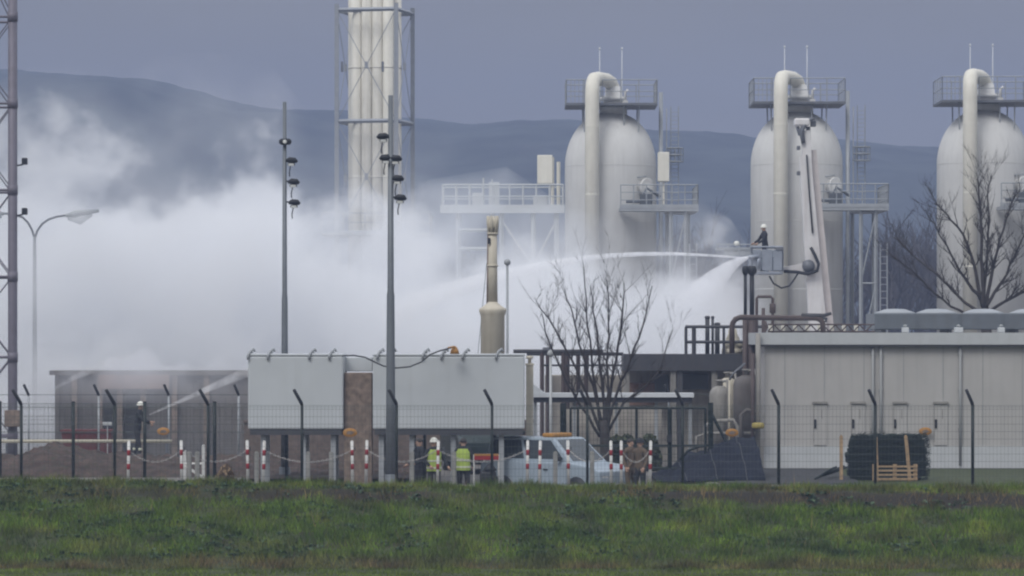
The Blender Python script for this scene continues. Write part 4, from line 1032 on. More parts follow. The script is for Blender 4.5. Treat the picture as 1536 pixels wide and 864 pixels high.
person("figure in yellow vest and white helmet behind a striped post", (X(651, 103.4), 103.4, -.535), R(20), vest=True, arms=((-.30, -.05, 1.15, -.18, -.22, 1.0), (.30, -.02, 1.16, .36, -.16, .98)))
person("bare headed figure in bright yellow vest under the right cabinet", (X(695, 104.1), 104.1, -.535), R(170), vest=True, helmet=None, arms=((-.28, .02, 1.15, -.24, -.12, .95), (.28, .02, 1.15, .2, -.2, 1.05)))
person("figure in tan turnout coat left of the rightmost striped post", (X(946, 103.6), 103.6, -.535), R(30), jacket="tan", trousers="tan", helmet=None, step=.06)
person("figure in brown coat and dark trousers nearest the rightmost striped post", (X(960, 103.2), 103.2, -.535), R(-40), jacket="tan", trousers="jacket", helmet="jacket", step=.05)

# ------------------------------------------------------------------ aerial rescue platform
def aerial():
    D = 141.0; s = S(D)
    t = thing("aerial_platform", "white articulated fire boom reaching up behind the hall with a bucket", "fire truck", (X(1240, D), D, 0))
    def rect(mb, p, q, w0, w1, dep=.36):
        p, q = Vector(p), Vector(q); d = (q-p).normalized(); sx = Vector((d.z, 0, -d.x)).normalized(); sy = Vector((0, dep/2, 0))
        vs = [p-sx*w0/2-sy, p+sx*w0/2-sy, p+sx*w0/2+sy, p-sx*w0/2+sy, q-sx*w1/2-sy, q+sx*w1/2-sy, q+sx*w1/2+sy, q-sx*w1/2+sy]
        mb.add(vs, [(3,2,1,0),(4,5,6,7),(0,1,5,4),(1,2,6,5),(2,3,7,6),(3,0,4,7)])
    base = Vector((X(1234, D), D, 1.9))
    m = MB(); rect(m, base, P(1207, 235, D), .74, .44); m.build("main_boom", M["boom"], t)
    m = MB(); rect(m, P(1214, 300, D), P(1208, 196, D), .34, .34, .28); m.build("inner_boom", M["boom"], t)
    m = MB(); rect(m, P(1247, 520, D+.2), P(1220, 225, D+.2), .30, .22, .3); m.build("upper_boom", M["boompink"], t)
    m = MB(); m.tube([P(1210, 232, D-.24), P(1214, 290, D-.24), P(1219, 350, D-.24)], .035, 8); m.build("cable_carrier", M["hose"], t)
    h = MB(); h.bbox(X(1191, D), X(1214, D), D-.3, D+.3, Z(189, D), Z(178, D), .06); hd = h.build("head_cover", M["boom"], t)
    k = MB(); k.tube([P(1205, 215, D-.2), P(1202, 196, D-.2), P(1212, 180, D-.2), P(1222, 178, D-.2)], [.08, .11, .08, .05], 8); k.tube([P(1213, 212, D+.1), P(1212, 190, D+.1)], .09, 8); k.tube([P(1196, 190, D-.1), P(1200, 203, D-.1)], .07, 6)
    k.bbox(X(1216, D), X(1224, D), D-.1, D+.2, Z(190, D), Z(181, D), .03); k.build("knuckle_link", M["steel"], hd)
    for py in (222, 260):
        q = MB(); q.bbox(X(1195, D), X(1200, D), D-.2, D+.1, Z(py+3, D), Z(py-3, D), .02); q.build("bracket", M["steel"], t)
    j = MB(); rect(j, P(1212, 400, D-.1), P(1172, 405, D-.1), .34, .18, .28); jib = j.build("cage_boom", M["boom"], t)
    j = MB(); j.lathe(P(1213, 399, D-.36), [(.24, 0), (.24, .5)], 16, axis=(0, 1, 0)); j.bbox(X(1203, D), X(1219, D), D-.3, D-.25, Z(402, D), Z(392, D), .01); j.build("pivot", M["steel"], jib)
    j = MB(); j.tube([P(1216, 371, D-.4), P(1222, 382, D-.4), P(1228, 396, D-.4), P(1226, 406, D-.4), P(1212, 411, D-.4), P(1195, 408, D-.4), P(1176, 407, D-.35)], .065, 8); j.build("hydraulic_hose", M["dark"], jib)
    j = MB(); j.tube([P(1154, 414, D-.3), P(1160, 425, D-.3), P(1172, 432, D-.3), P(1184, 429, D-.3), P(1192, 418, D-.3), P(1197, 410, D-.3)], .035, 6); j.build("slack_hose", M["hose"], jib)
    bx0, bx1 = X(1126, D), X(1172, D); zf = Z(412, D); zt = Z(371, D); y0, y1 = D-.75, D+.75
    f = MB(); f.bbox(bx0, bx1, y0, y1, zf, zf+.10, .02); bk = f.build("bucket", M["cage"], t)
    p = MB()
    for a, bb in ((1127, 1139), (1141, 1156), (1158, 1171)): p.bbox(X(a, D), X(bb, D), y0-.03, y0, zf+.14, zt-.10, .01); p.bbox(X(a, D), X(bb, D), y1, y1+.03, zf+.14, zt-.10, .01)
    p.box(bx0-.03, bx0, y0, y1, zf+.14, zt-.1); p.box(bx1, bx1+.03, y0, y1, zf+.14, zt-.2); p.build("side_panel", M["cage"], bk)
    r = MB(); railing(r, [(bx0, y0, zf+.1), (bx1, y0, zf+.1), (bx1, y1, zf+.1), (bx0, y1, zf+.1), (bx0, y0, zf+.1)], zt-zf-.1, .03, .6, (.6,)); r.build("railing", M["cage"], bk)
    w = MB(); wx0 = X(1074, D); w.box(wx0, bx0-.04, y0+.1, y1-.1, Z(374, D), Z(372, D)); railing(w, [(wx0, y0+.1, Z(384, D)), (bx0-.05, y0+.1, Z(384, D))], .42, .02, .4, (.5,)); w.box(X(1085, D), bx0-.05, y0+.13, y0+.15, Z(384, D), Z(374, D)); w.build("folding_step", M["galv"], bk)
    l = MB(); c = P(1105, 367, D-.6); l.lathe((c.x, c.y, c.z-.05), [(.05, 0), (.10, .04), (.10, .14), (.05, .18), (0, .19)], 12); l.build("work_light", M["helmet"], bk)
    mo = MB(); a = P(1138, 385, D-.85); b = P(1120, 386, D-.95); mo.tube([a, a.lerp(b, .6), b], [.10, .085, .06], 10); mo.tube([a+Vector((0, .0, -.4)), a], .08, 8); mo.build("water_cannon", M["cage"], bk)
    bp = MB(); bp.bbox(X(1161, D), X(1172, D), y0-.07, y0-.035, Z(376, D), Z(371, D), .01); bp.build("control_box", M["steel"], bk)
    # the truck that carries the boom, behind the hall
    tk = MB(); tk.bbox(base.x-1.6, base.x+5.2, D-1.2, D+1.2, .95, 1.35, .05); tk.build("chassis", M["truckred"], t)
    tk = MB(); tk.bbox(base.x+3.1, base.x+5.2, D-1.2, D+1.2, 1.352, 2.75, .12); cab = tk.build("cab", M["truckred"], t)
    g = MB(); g.box(base.x+5.19, base.x+5.23, D-1.0, D+1.0, 1.95, 2.55); g.build("windscreen", M["glass"], cab)
    tk = MB(); tk.lathe((base.x, D, 1.352), [(.8, 0), (.8, .2), (.5, .25), (.5, .7), (0, .71)], 20); tk.build("turntable", M["boom"], t)
    for x in (base.x-.8, base.x+.5, base.x+4.2):
        for sgn in (-1, 1):
            ww = MB(); ww.lathe((x, D+sgn*.92-.14, .5), [(.3, 0), (.5, .03), (.5, .25), (.3, .28)], 20, axis=(0, 1, 0)); wh = ww.build("wheel", M["rubber"], t)
            ww = MB(); ww.lathe((x, D+sgn*.92-.16, .5), [(.28, 0), (.28, .32), (0, .321)], 16, axis=(0, 1, 0)); ww.build("rim", M["galv"], wh)
aerial()
D = 141.0
person("firefighter in dark coat and white helmet standing in the boom bucket", (X(1147, D), D-.3, Z(412, D)+.105), R(-75), arms=((-.22, -.18, 1.18, -.16, -.38, 1.08), (.22, -.14, 1.18, .16, -.34, 1.06)), lean=.08)

# ------------------------------------------------------------------ vehicles
def wheel(root, x, y, r, w=.2):
    ww = MB(); ww.lathe((x, y-w/2, r), [(r*.62, 0), (r*.95, .015), (r, .05), (r, w-.05), (r*.95, w-.015), (r*.62, w)], 24, axis=(0, 1, 0)); wh = ww.build("wheel", M["rubber"], root, True)
    ww = MB(); ww.lathe((x, y-w/2-.004, r), [(r*.60, 0), (r*.60, w+.008), (0, w+.009)], 18, axis=(0, 1, 0)); ww.build("rim", M["galv"], wh, True)
def car(label, loc, rz, paint, prof, cabin, L, W, cat="car", beacon=False):
    """prof: lower body outline (x,z); cabin: (x0,x1 at sill, x0,x1 at roof, z sill, z roof); +x is the nose"""
    root = thing("parked_"+cat, label, cat, loc)
    root.rotation_euler = (0, 0, rz)
    b = MB(); b.prism(prof, -W/2, W/2)
    bm = bmesh.new(); me = bpy.data.meshes.new("t"); me.from_pydata(b.v, [], b.f); bm.from_mesh(me); bmesh.ops.recalc_face_normals(bm, faces=bm.faces[:])
    bmesh.ops.bevel(bm, geom=bm.edges[:], offset=.045, segments=2, affect='EDGES', profile=.6, clamp_overlap=True)
    bm.verts.index_update(); mb = MB(); mb.add([v.co.copy() for v in bm.verts], [[v.index for v in f.verts] for f in bm.faces]); bm.free()
    a0, a1, r0, r1, zs, zr = cabin; w0, w1 = W/2-.06, W/2-.2
    cv = [(a0,-w0,zs-.06),(a1,-w0,zs-.06),(a1,w0,zs-.06),(a0,w0,zs-.06),(r0,-w1,zr),(r1,-w1,zr),(r1,w1,zr),(r0,w1,zr)]
    fs = [(3,2,1,0),(4,5,6,7),(0,1,5,4),(1,2,6,5),(2,3,7,6),(3,0,4,7)]
    bm = bmesh.new(); vv = [bm.verts.new(p) for p in cv]; [bm.faces.new([vv[i] for i in f]) for f in fs]; bmesh.ops.recalc_face_normals(bm, faces=bm.faces[:])
    bmesh.ops.bevel(bm, geom=bm.edges[:], offset=.06, segments=3, affect='EDGES', profile=.6); bm.verts.index_update()
    mb.add([v.co.copy() for v in bm.verts], [[v.index for v in f.verts] for f in bm.faces]); bm.free()
    mb.build("body", M[paint], root, True)
    def quad(f, u0, u1, v0, v1, off):
        A, B, Cc, Dd = [Vector(cv[i]) for i in f]; q = lambda u, v: A.lerp(B, u).lerp(Dd.lerp(Cc, u), v)
        n = (B-A).cross(Dd-A).normalized(); cen = Vector((0, 0, (zs+zr)/2)); n = n if n.dot(A-cen) > 0 else -n
        ps = [q(u0, v0), q(u1, v0), q(u1, v1), q(u0, v1)]; m = MB(); m.add([p+n*off for p in ps]+[p-n*.01 for p in ps], [(0,1,2,3),(7,6,5,4),(0,4,5,1),(1,5,6,2),(2,6,7,3),(3,7,4,0)]); return m
    for f in (fs[2], fs[4]):
        for u0, u1 in ((.06, .47), (.51, .93)): quad(f, u0, u1, .2, .9, .006).build("side_window", M["glass"], root, True)
    quad(fs[3], .07, .93, .14, .92, .006).build("windscreen", M["glass"], root, True); quad(fs[5], .07, .93, .2, .9, .006).build("rear_window", M["glass"], root, True)
    for x in (-L*.31, L*.31):
        for sg in (-1, 1):
            ar = MB(); ar.lathe((x, sg*(W/2-.10)-.11, .33), [(.37, 0), (.37, .222), (0, .223)], 20, axis=(0, 1, 0)); ar.build("wheel_arch", M["dark"], root, True)
            wheel(root, x, sg*(W/2-.09), .31, .22)
    for sg in (-1, 1):
        h = MB(); h.bbox(L/2-.13, L/2-.0, sg*(W/2-.28)-.16, sg*(W/2-.28)+.16, .60, .74, .03); h.build("headlight", M["lamp"], root, True)
        h = MB(); h.bbox(-L/2-.01, -L/2+.1, sg*(W/2-.2)-.1, sg*(W/2-.2)+.1, .65, .9, .02); h.build("tail_light", M["red"], root, True)
        h = MB(); h.bbox(a1-.5, a1-.36, sg*(W/2+.06)-.08, sg*(W/2+.06)+.08, zs+.03, zs+.17, .03); h.build("mirror", M["dark"], root, True)
        d = MB()
        for x in (-.02, .95): d.box(x-.006, x+.006, sg*(W/2+.001)-.002, sg*(W/2+.001)+.002, .35, zs-.07)
        d.box(.15, .30, sg*(W/2+.012)-.01, sg*(W/2+.012)+.01, zs-.22, zs-.18); d.build("door_trim", M["dark"], root, True)
    n = MB(); n.bbox(L/2-.005, L/2+.02, -.26, .26, .40, .51, .005); n.build("number_plate", M["postwhite"], root, True)
    n = MB(); n.bbox(-L/2-.02, -L/2+.005, -.26, .26, .52, .63, .005); n.build("number_plate", M["postwhite"], root, True)
    if beacon:
        q = MB(); q.bbox(-.25, .15, -.45, .45, zr+.004, zr+.12, .04); q.build("beacon_bar", M["orange"], root, True)
    return root
carp = [(-2.1,.32),(2.05,.30),(2.12,.5),(2.08,.85),(1.8,.98),(.95,1.08),(-1.9,1.10),(-2.1,1.0)]
car("pale blue grey car with an orange roof beacon behind striped posts", (X(838, 105.0), 105.0, -.535), R(-38), "carpaint", carp, (-2.05, 1.15, -1.85, .35, 1.08, 1.76), 4.2, 1.8, "car", True)
vanp = [(-2.4,.32),(2.35,.3),(2.42,.55),(2.38,.95),(2.0,1.1),(1.8,1.14),(-2.4,1.14)]
car("dark green van with dark windscreen parked under the longer cabinet", (X(722, 112.0), 112.0, 0), R(-82), "greenvan", vanp, (-2.4, 2.05, -2.3, 1.35, 1.12, 1.95), 4.8, 1.9, "van")

# ------------------------------------------------------------------ fences
def near_fence():
    D = 100.0
    t = thing("perimeter_fence", "nearest green mesh fence with bent topped posts before the plant", "fence", (0, D, 0))
    pxs = [-112, 32, 172, 312, 453, 595, 738, 881, 1024, 1168, 1313, 1459, 1604]
    zt = Z(607, D)
    for px in pxs:
        x = X(px, D); b = MB(); b.tube([(x, D, 0), (x, D, zt)], .042, 8); p = b.build("post", M["greenpost"], t)
        b = MB(); b.tube([(x, D, zt-.02), (x-.02, D-.02, zt+.05), (x-.20, D-.25, zt+.40)], [.042, .05, .045], 8); b.build("bent_arm", M["dark"], p)
    m = MB(); xa, xb = X(pxs[0], D), X(pxs[-1], D)
    for z in list(np.arange(.1, zt-.05, .20))+[zt-.06, zt-.02]: m.bar((xa, D-.045, z), (xb, D-.045, z), .004, 3)
    for x in np.arange(xa, xb, .10): m.bar((x, D-.05, .08), (x, D-.05, zt-.02), .0028, 3)
    m.build("wire_mesh", M["wire"], t)
near_fence()
def straight_fence():
    D = 107.0
    t = thing("inner_fence", "second dark mesh fence with straight posts behind the nearest fence", "fence", (0, D, 0))
    pxs = [0, 110, 217, 322, 430, 532, 637, 742]; zt = Z(604, D)
    for px in pxs:
        b = MB(); x = X(px, D); b.tube([(x, D, 0), (x, D, zt)], .05, 8); p = b.build("post", M["greenpost"], t)
        b = MB(); b.lathe((x, D, zt), [(.055, 0), (.055, .03), (0, .045)], 8); b.build("cap", M["dark"], p)
    m = MB()
    for z in np.arange(.1, zt, .24): m.bar((X(0, D), D-.055, z), (X(742, D), D-.055, z), .0035, 3)
    m.bar((X(0, D), D-.055, zt-.03), (X(742, D), D-.055, zt-.03), .008, 4)
    for x in np.arange(X(0, D), X(742, D), .14): m.bar((x, D-.06, .08), (x, D-.06, zt-.02), .0025, 3)
    m.build("wire_mesh", M["wire"], t)
straight_fence()
def far_fence():
    D = 120.0
    t = thing("far_fence", "thin farthest fence with small bent topped posts before the shed", "fence", (0, D, 0))
    pxs = [-62, 43, 148, 253, 358, 463, 568, 1003, 1110]; zt = Z(592, D)
    for px in pxs:
        b = MB(); x = X(px, D); b.tube([(x, D, 0), (x, D, zt)], .035, 8); p = b.build("post", M["galv" if px < 400 else "mast"], t)
        b = MB(); b.tube([(x, D, zt-.02), (x-.02, D-.02, zt+.04), (x-.13, D-.18, zt+.32)], .045, 8); b.build("bent_arm", M["dark"], p)
    m = MB()
    for a, bb in ((-62, 568), (1003, 1110)):
        for z in list(np.arange(.2, zt, .4))+[zt]: m.bar((X(a, D), D-.04, z), (X(bb, D), D-.04, z), .006, 3)
    m.build("wire_mesh", M["wire"], t)
far_fence()
def gate():
    D = 108.0
    t = thing("mesh_gate", "dark green framed mesh gate below the bare tree", "gate", (X(955, D), D, 0))
    for px, pt, r in ((845, 605, .09), (1066, 604, .075)):
        b = MB(); b.bar((X(px, D), D, 0), (X(px, D), D, Z(pt, D)), r); b.build("post", M["greenpost"], t)
    zt, zb = Z(612, D), .25
    for a, bb in ((856, 1003), (1006, 1058)):
        f = MB()
        for z in (zt, zb, .9): f.bar((X(a, D), D, z), (X(bb, D), D, z), .035)
        for px in ((a, bb) if a > 900 else (a, 867, 955, bb)): f.bar((X(px, D), D, zb), (X(px, D), D, zt), .035)
        lf = f.build("leaf_frame", M["greenpost"], t)
        m = MB()
        for x in np.arange(X(a, D), X(bb, D), .11): m.bar((x, D, zb), (x, D, zt), .004, 3)
        for z in np.arange(zb, zt, .2): m.bar((X(a, D), D-.01, z), (X(bb, D), D-.01, z), .004, 3)
        m.build("mesh_infill", M["greenpost"], lf)
    b = MB(); b.bar((X(1068, D), D, Z(622, D)), (X(1112, D), D+.1, Z(706, D)), .045); b.build("brace", M["greenpost"], t)
    b = MB(); b.tube([P(1020, 690, D), P(1032, 676, D), P(1048, 670, D), P(1062, 668, D)], .04, 6); b.build("hinge_arm", M["greenpost"], t)
    h = MB(); h.bbox(X(1000, D), X(1008, D), D-.08, D-.04, Z(664, D), Z(652, D), .01); h.build("lock_box", M["dark"], t)
gate()

# ------------------------------------------------------------------ striped posts and chains
ORD = ["leftmost", "second from left", "third from left", "fourth from left", "fifth from left", "sixth from left", "seventh from left", "eighth from left", "ninth from left", "tenth from left",
       "eleventh from left", "twelfth from left", "rightmost"]
def marker_posts():
    D = 101.3
    px = [192, 273, 372, 395, 529, 549, 656, 791, 809, 853, 917, 932, 975]
    t = thing("marker_post", "x", "post", (0, 0, 0), "red and white banded marker posts")
    b = MB(); b.tube([(0, 0, 0), (0, 0, 1.20)], .042, 12); b.lathe((0, 0, 1.20), [(.042, 0), (.035, .02), (0, .03)], 12); b.build("shaft", M["postwhite"], t)
    for z in (.44, .82):
        b = MB(); b.lathe((0, 0, z), [(.042, 0), (.046, .003), (.046, .15), (.042, .153)], 12); b.build("red_band", M["red"], t)
    b = MB(); b.tube([(.05, 0, 1.0), (.085, -.01, 1.04), (.09, -.01, .96), (.05, 0, .93)], .012, 6); b.build("chain_hook", M["dark"], t)
    out = []
    for i, p in enumerate(px):
        y = D + (.5 if i in (2, 5, 9) else 0) + (.25 if i in (1, 7) else 0)
        lab = "red and white banded marker post, %s in the row" % ORD[i]
        o = t if i == 0 else copy_tree(t)
        o.location = (X(p, y), y, 0); o["label"] = lab; out.append(o)
        o.rotation_euler = (R(rnd.uniform(-1.2, 1.2)), R(rnd.uniform(-1.5, 1.5)), 0)
    return out
posts = marker_posts()
def bollards():
    t = thing("concrete_bollard", "x", "bollard", (0, 0, 0), "pale concrete bollards among the striped posts")
    b = MB(); b.bbox(-.06, .06, -.06, .06, 0, .88, .015); b.build("shaft", M["concrete"], t)
    b = MB(); b.prism([(-.06, .882), (.06, .882), (.03, .92), (-.03, .92)], -.06, .06); b.build("cap", M["concrete"], t)
    L = [(284, 101.55, "pale concrete bollard in the white frame near the second striped post"), (296, 101.55, "second pale concrete bollard in the white frame at left"), (385, 101.65, "pale concrete bollard between the two striped posts at the left cabinet"),
         (462, 101.65, "pale concrete bollard below the shorter cabinet's middle"), (497, 101.55, "pale concrete bollard just left of the rust brown pier"), (618, 101.65, "pale concrete bollard right of the grey floodlight mast"),
         (681, 101.75, "pale concrete bollard below the longer cabinet's middle"), (833, 101.75, "pale concrete bollard before the pale car's door"), (888, 101.75, "pale concrete bollard before the pale car's nose")]
    for i, (p, y, lab) in enumerate(L):
        o = t if i == 0 else copy_tree(t)
        o.location = (X(p, y), y, 0); o["label"] = lab; o.rotation_euler = (0, 0, R(rnd.uniform(-10, 10)))
bollards()
def chains():
    spans = [(0, 1, "white chain between the two leftmost striped posts"), (1, 2, "white chain between the second and third striped posts"), (3, 4, "white chain hanging below the shorter cabinet"),
             (5, 6, "white chain hanging between the pier and the yellow vest"), (6, 7, "white chain hanging in front of the dark van"), (9, 10, "white chain in front of the pale car's nose"), (11, 12, "white chain between the two rightmost striped posts")]
    for a, b, lab in spans:
        A, B = Vector(posts[a].location), Vector(posts[b].location); L = (B-A).length; n = max(6, int(L/.05)); mb = MB()
        k = max(1, round(L/2.0)); prev = None
        mids = [A.lerp(B, i/k) for i in range(k+1)]
        for s0, s1 in zip(mids[:-1], mids[1:]):
            n = int((s1-s0).length/.07)+3
            for i in range(n):
                def pt(u): return s0.lerp(s1, u)+Vector((0, 0, .98-.34*(1-(2*u-1)**2)))
                p, q = pt(i/n), pt((i+1)/n); d = (q-p); sd = Vector((0, 0, 1)).cross(d).normalized()*.02 if i % 2 else Vector((0, 0, .02))
                mb.tube([p-d*.15, p+d*.25+sd, q-d*.1+sd, q+d*.2, q-d*.1-sd, p+d*.25-sd, p-d*.15], .007, 4, caps=False)
        o = thing("barrier_chain", lab, "chain", tuple(A.lerp(B, .5)), "white chains on the striped posts"); mb.build("links", M["chain"], o)
        for mm in mids[1:-1]:
            s = MB(); s.bar((mm.x, mm.y, 0), (mm.x, mm.y, 1.0), .022); s.build("stand", M["galv"], o)
chains()
def white_frame():
    D = 102.6; t = thing("white_rack", "white welded tube rack between the leftmost posts", "rack", (X(290, D), D, 0)); b = MB()
    x0, x1 = X(276, D), X(304, D)
    for y in (D, D+.5):
        b.bar((x0, y, 0), (x0, y, .9), .022); b.bar((x1, y, 0), (x1, y, 1.05), .022); b.bar((x0, y, .55), (x1, y, .55), .02); b.bar((x0, y, .5), (x1, y, .15), .02)
    for x, z in ((x0, .9), (x1, 1.05)): b.bar((x, D, z), (x, D+.5, z), .02)
    b.build("frame", M["postwhite"], t)
white_frame()
def barrier_frame():
    D = 101.75; t = thing("work_barrier", "low red topped barrier board under the longer cabinet", "barrier", (X(728, D), D, 0))
    b = MB(); x0, x1 = X(711, D), X(748, D); b.box(x0, x1, D, D+.03, Z(690, D), Z(682, D)); b.build("board", M["red"], t)
    b = MB(); b.box(x0, x1, D-.006, D-.001, Z(683.6, D), Z(680.5, D)); b.build("stripe", M["orange"], t)
    for x in (x0, x1):
        l = MB(); l.bar((x, D+.05, 0), (x, D+.05, Z(682, D)), .022); l.bar((x, D-.25, .02), (x, D+.3, .02), .022); l.build("leg", M["postwhite"], t)
    s = MB(); s.bbox(X(720, D+.2), X(745, D+.2), D-.38, D-.04, 0.0, .40, .08); s.lathe((X(735, D), D-.2, .402), [(.2, 0), (.12, .12), (.05, .18), (0, .2)], 10)
    tag(s.build("equipment_bag", M["dark"]), "dark bulky equipment bag lying before the red barrier board", "bag")
barrier_frame()

# ------------------------------------------------------------------ warning plates
def signs():
    t = thing("warning_plate", "x", "sign", (0, 0, 0), "small orange warning plates on the fences")
    b = MB(); b.lathe((0, 0, 0), [(.19, -.012), (.20, -.006), (.20, .006), (.19, .012)], 24, axis=(0, 1, 0)); b.v = [(x, y, z*.62) for x, y, z in b.v]; b.build("plate", M["orange"], t)
    b = MB(); b.prism([(-.11, -.02), (-.04, .05), (.05, .05), (.12, 0), (.05, -.05), (-.05, -.05)], -.018, -.0135); b.build("emblem", M["rust"], t)
    for i, (px, py, y, lab) in enumerate(((525, 649, 103.6, "oval orange warning plate at the foot of the rust brown pier"), (245, 647, 119.9, "oval orange warning plate on the far left fence"), (1098, 649, 114.0, "oval orange warning plate in the pipe clutter left of the hall"),
                                     (1388, 647, 114.85, "oval orange warning plate on the hall wall above the netting"))):
        o = t if i == 0 else copy_tree(t); o.location = P(px, py, y); o["label"] = lab
    b = MB(); D = 119.8; b.bbox(X(154, D), X(168, D), D, D+.02, Z(638, D), Z(633, D), .004); b.bar((X(161, D), D+.04, 0), (X(161, D), D+.04, Z(634, D)), .018)
    tag(b.build("pale_plate", M["trim"]), "tiny pale plate on a stake before the shed", "sign")
signs()

# ------------------------------------------------------------------ tarps, netting, pallet on the right
def tarp():
    D = 104.0; t = thing("tarp_heap", "navy tarpaulin stretched over a long sloping heap left of the hall", "tarp", (X(1060, D), D, 0))
    tab = [(985, 727), (1000, 715), (1030, 696), (1070, 676), (1090, 664), (1148, 657)]
    xs = np.linspace(X(985, D), X(1147, D), 46); ys = np.linspace(D-.3, D+6.5, 24)
    def f(x, y):
        px = x/D*F+768; u = (y-D+.3)/6.8; top = max(.03, Z(lerp_tab(px, tab), D+4))
        h = top*min(1, u*1.7+.05)**.8
        return max(.02, h*(.93+.22*mnoise.noise(Vector((x*.9, y*.5, 12)))) + .13*mnoise.noise(Vector((x*1.7, y*.9, 2))) + .06*mnoise.noise(Vector((x*4.5, y*2, 7))))
    vs = [(x, y, f(x, y)) for y in ys for x in xs]+[(x, y, .0) for y in ys for x in xs]; nx = len(xs); ny = len(ys); m = nx*ny; fs = []
    for j in range(ny-1):
        for i in range(nx-1): a = j*nx+i; fs += [(a, a+1, a+nx+1, a+nx), (m+a+nx, m+a+nx+1, m+a+1, m+a)]
    for i in range(nx-1): fs += [(i+1, i, m+i, m+i+1), (m-nx+i, m-nx+i+1, 2*m-nx+i+1, 2*m-nx+i)]
    for j in range(ny-1): a = j*nx; fs += [(a, a+nx, m+a+nx, m+a), (a+nx-1+nx, a+nx-1, m+a+nx-1, m+a+nx-1+nx)]
    b = MB(); b.add(vs, fs, True); b.build("sheet", M["tarp"], t)
    r = MB()
    for x in (X(1030, D), X(1075, D), X(1120, D)): r.tube([(x, yy, f(x, yy)+.012) for yy in ys], .012, 5)
    r.build("tie_rope", M["hose"], t)
tarp()
def netting_bale():
    D = 104.5; t = thing("netting_bale", "bulky dark green bale of rolled netting before the hall", "netting", (X(1331, D), D, 0))
    x0, x1 = X(1270, D), X(1392, D); mb = MB()
    for k in range(10):
        z = .10+k*.125; ed = .16*(abs(k-4.2)/5.2)**2.5; xa = x0+rnd.uniform(0, .10)+ed; xb = x1-rnd.uniform(0, .12)-ed
        for yy in (D+.1, D+.35, D+.6):
            n = 14; pts = [(xa+(xb-xa)*i/n, yy+rnd.uniform(-.03, .03), z+.05*mnoise.noise(Vector((i*.5, k*1.7, yy)))+(.0 if k < 8 else -.05*abs(i/n-.6))) for i in range(n+1)]
            mb.tube(pts, [.05+rnd.uniform(.012, .05) for _ in pts], 7)
    mb.build("roll", M["netting"], t)
    fz = MB()
    for i in range(5200):
        x = rnd.uniform(x0, x1); z = rnd.uniform(.05, 1.34); y = D-.04+rnd.uniform(-.08, .05); a = rnd.gauss(0, .7); x = min(max(x, x0+.14*(abs(z-.65)/.7)**2.5), x1-.16*(abs(z-.65)/.7)**2.5)
        fz.bar((x, y, z), (x+.10*math.cos(a), y-.04, z+.07*math.sin(a)), .0045, 3)
    fz.build("loose_strands", M["netting"], t)
    D2 = 103.2; t = thing("wood_pallet", "wooden pallet leaning on edge before the dark green netting", "pallet", (X(1342, D2), D2, 0)); b = MB(); x0, x1 = X(1309, D2), X(1376, D2)
    for i in range(4): z = .09+i*.115; b.box(x0, x1, D2-.04, D2-.015, z, z+.05)
    for u in (0, .5, 1): xx = x0+.05+(x1-x0-.1)*u; b.box(xx-.05, xx+.05, D2-.012, D2+.10, .06, .52)
    b.box(x0, x1, D2+.103, D2+.125, .06, .12)
    b.build("slats", M["wood"], t)
    for px, pt, y, tip, lab in ((1316, 656, 103.6, -2, "left upright wooden stake holding the netting bale"), (1365, 655, 103.7, -5, "leaning right wooden stake holding the netting bale"), (1262, 655, 103.9, 0, "lone pale wooden stake left of the netting bale")):
        b = MB(); c = X(px, y); z = Z(pt, y); b.box(c-.045, c+.045, y, y+.07, 0, z); b.prism([(c-.045, z+.001), (c+.045, z+.001), (c+.01, z+.05), (c-.01, z+.05)], y, y+.07)
        b.v = [(q[0]+math.tan(R(tip))*q[2], q[1], q[2]) for q in b.v]
        tag(b.build("wood_stake", M["wood"]), lab, "stake", "wooden stakes round the netting bale")
netting_bale()
lg = MB(); D = 104.6
for i in range(9):
    a = P(1222+i*4, 726, D+.2*i); lg.tube([(a.x, a.y, .06+.02*i), (a.x+.5, a.y+.4, .34+.02*(i % 3))], .03, 6)
tag(lg.build("sheet_stack", M["greenpost"]), "dark green bundle of mesh rods lying left of the netting bale", "bundle")

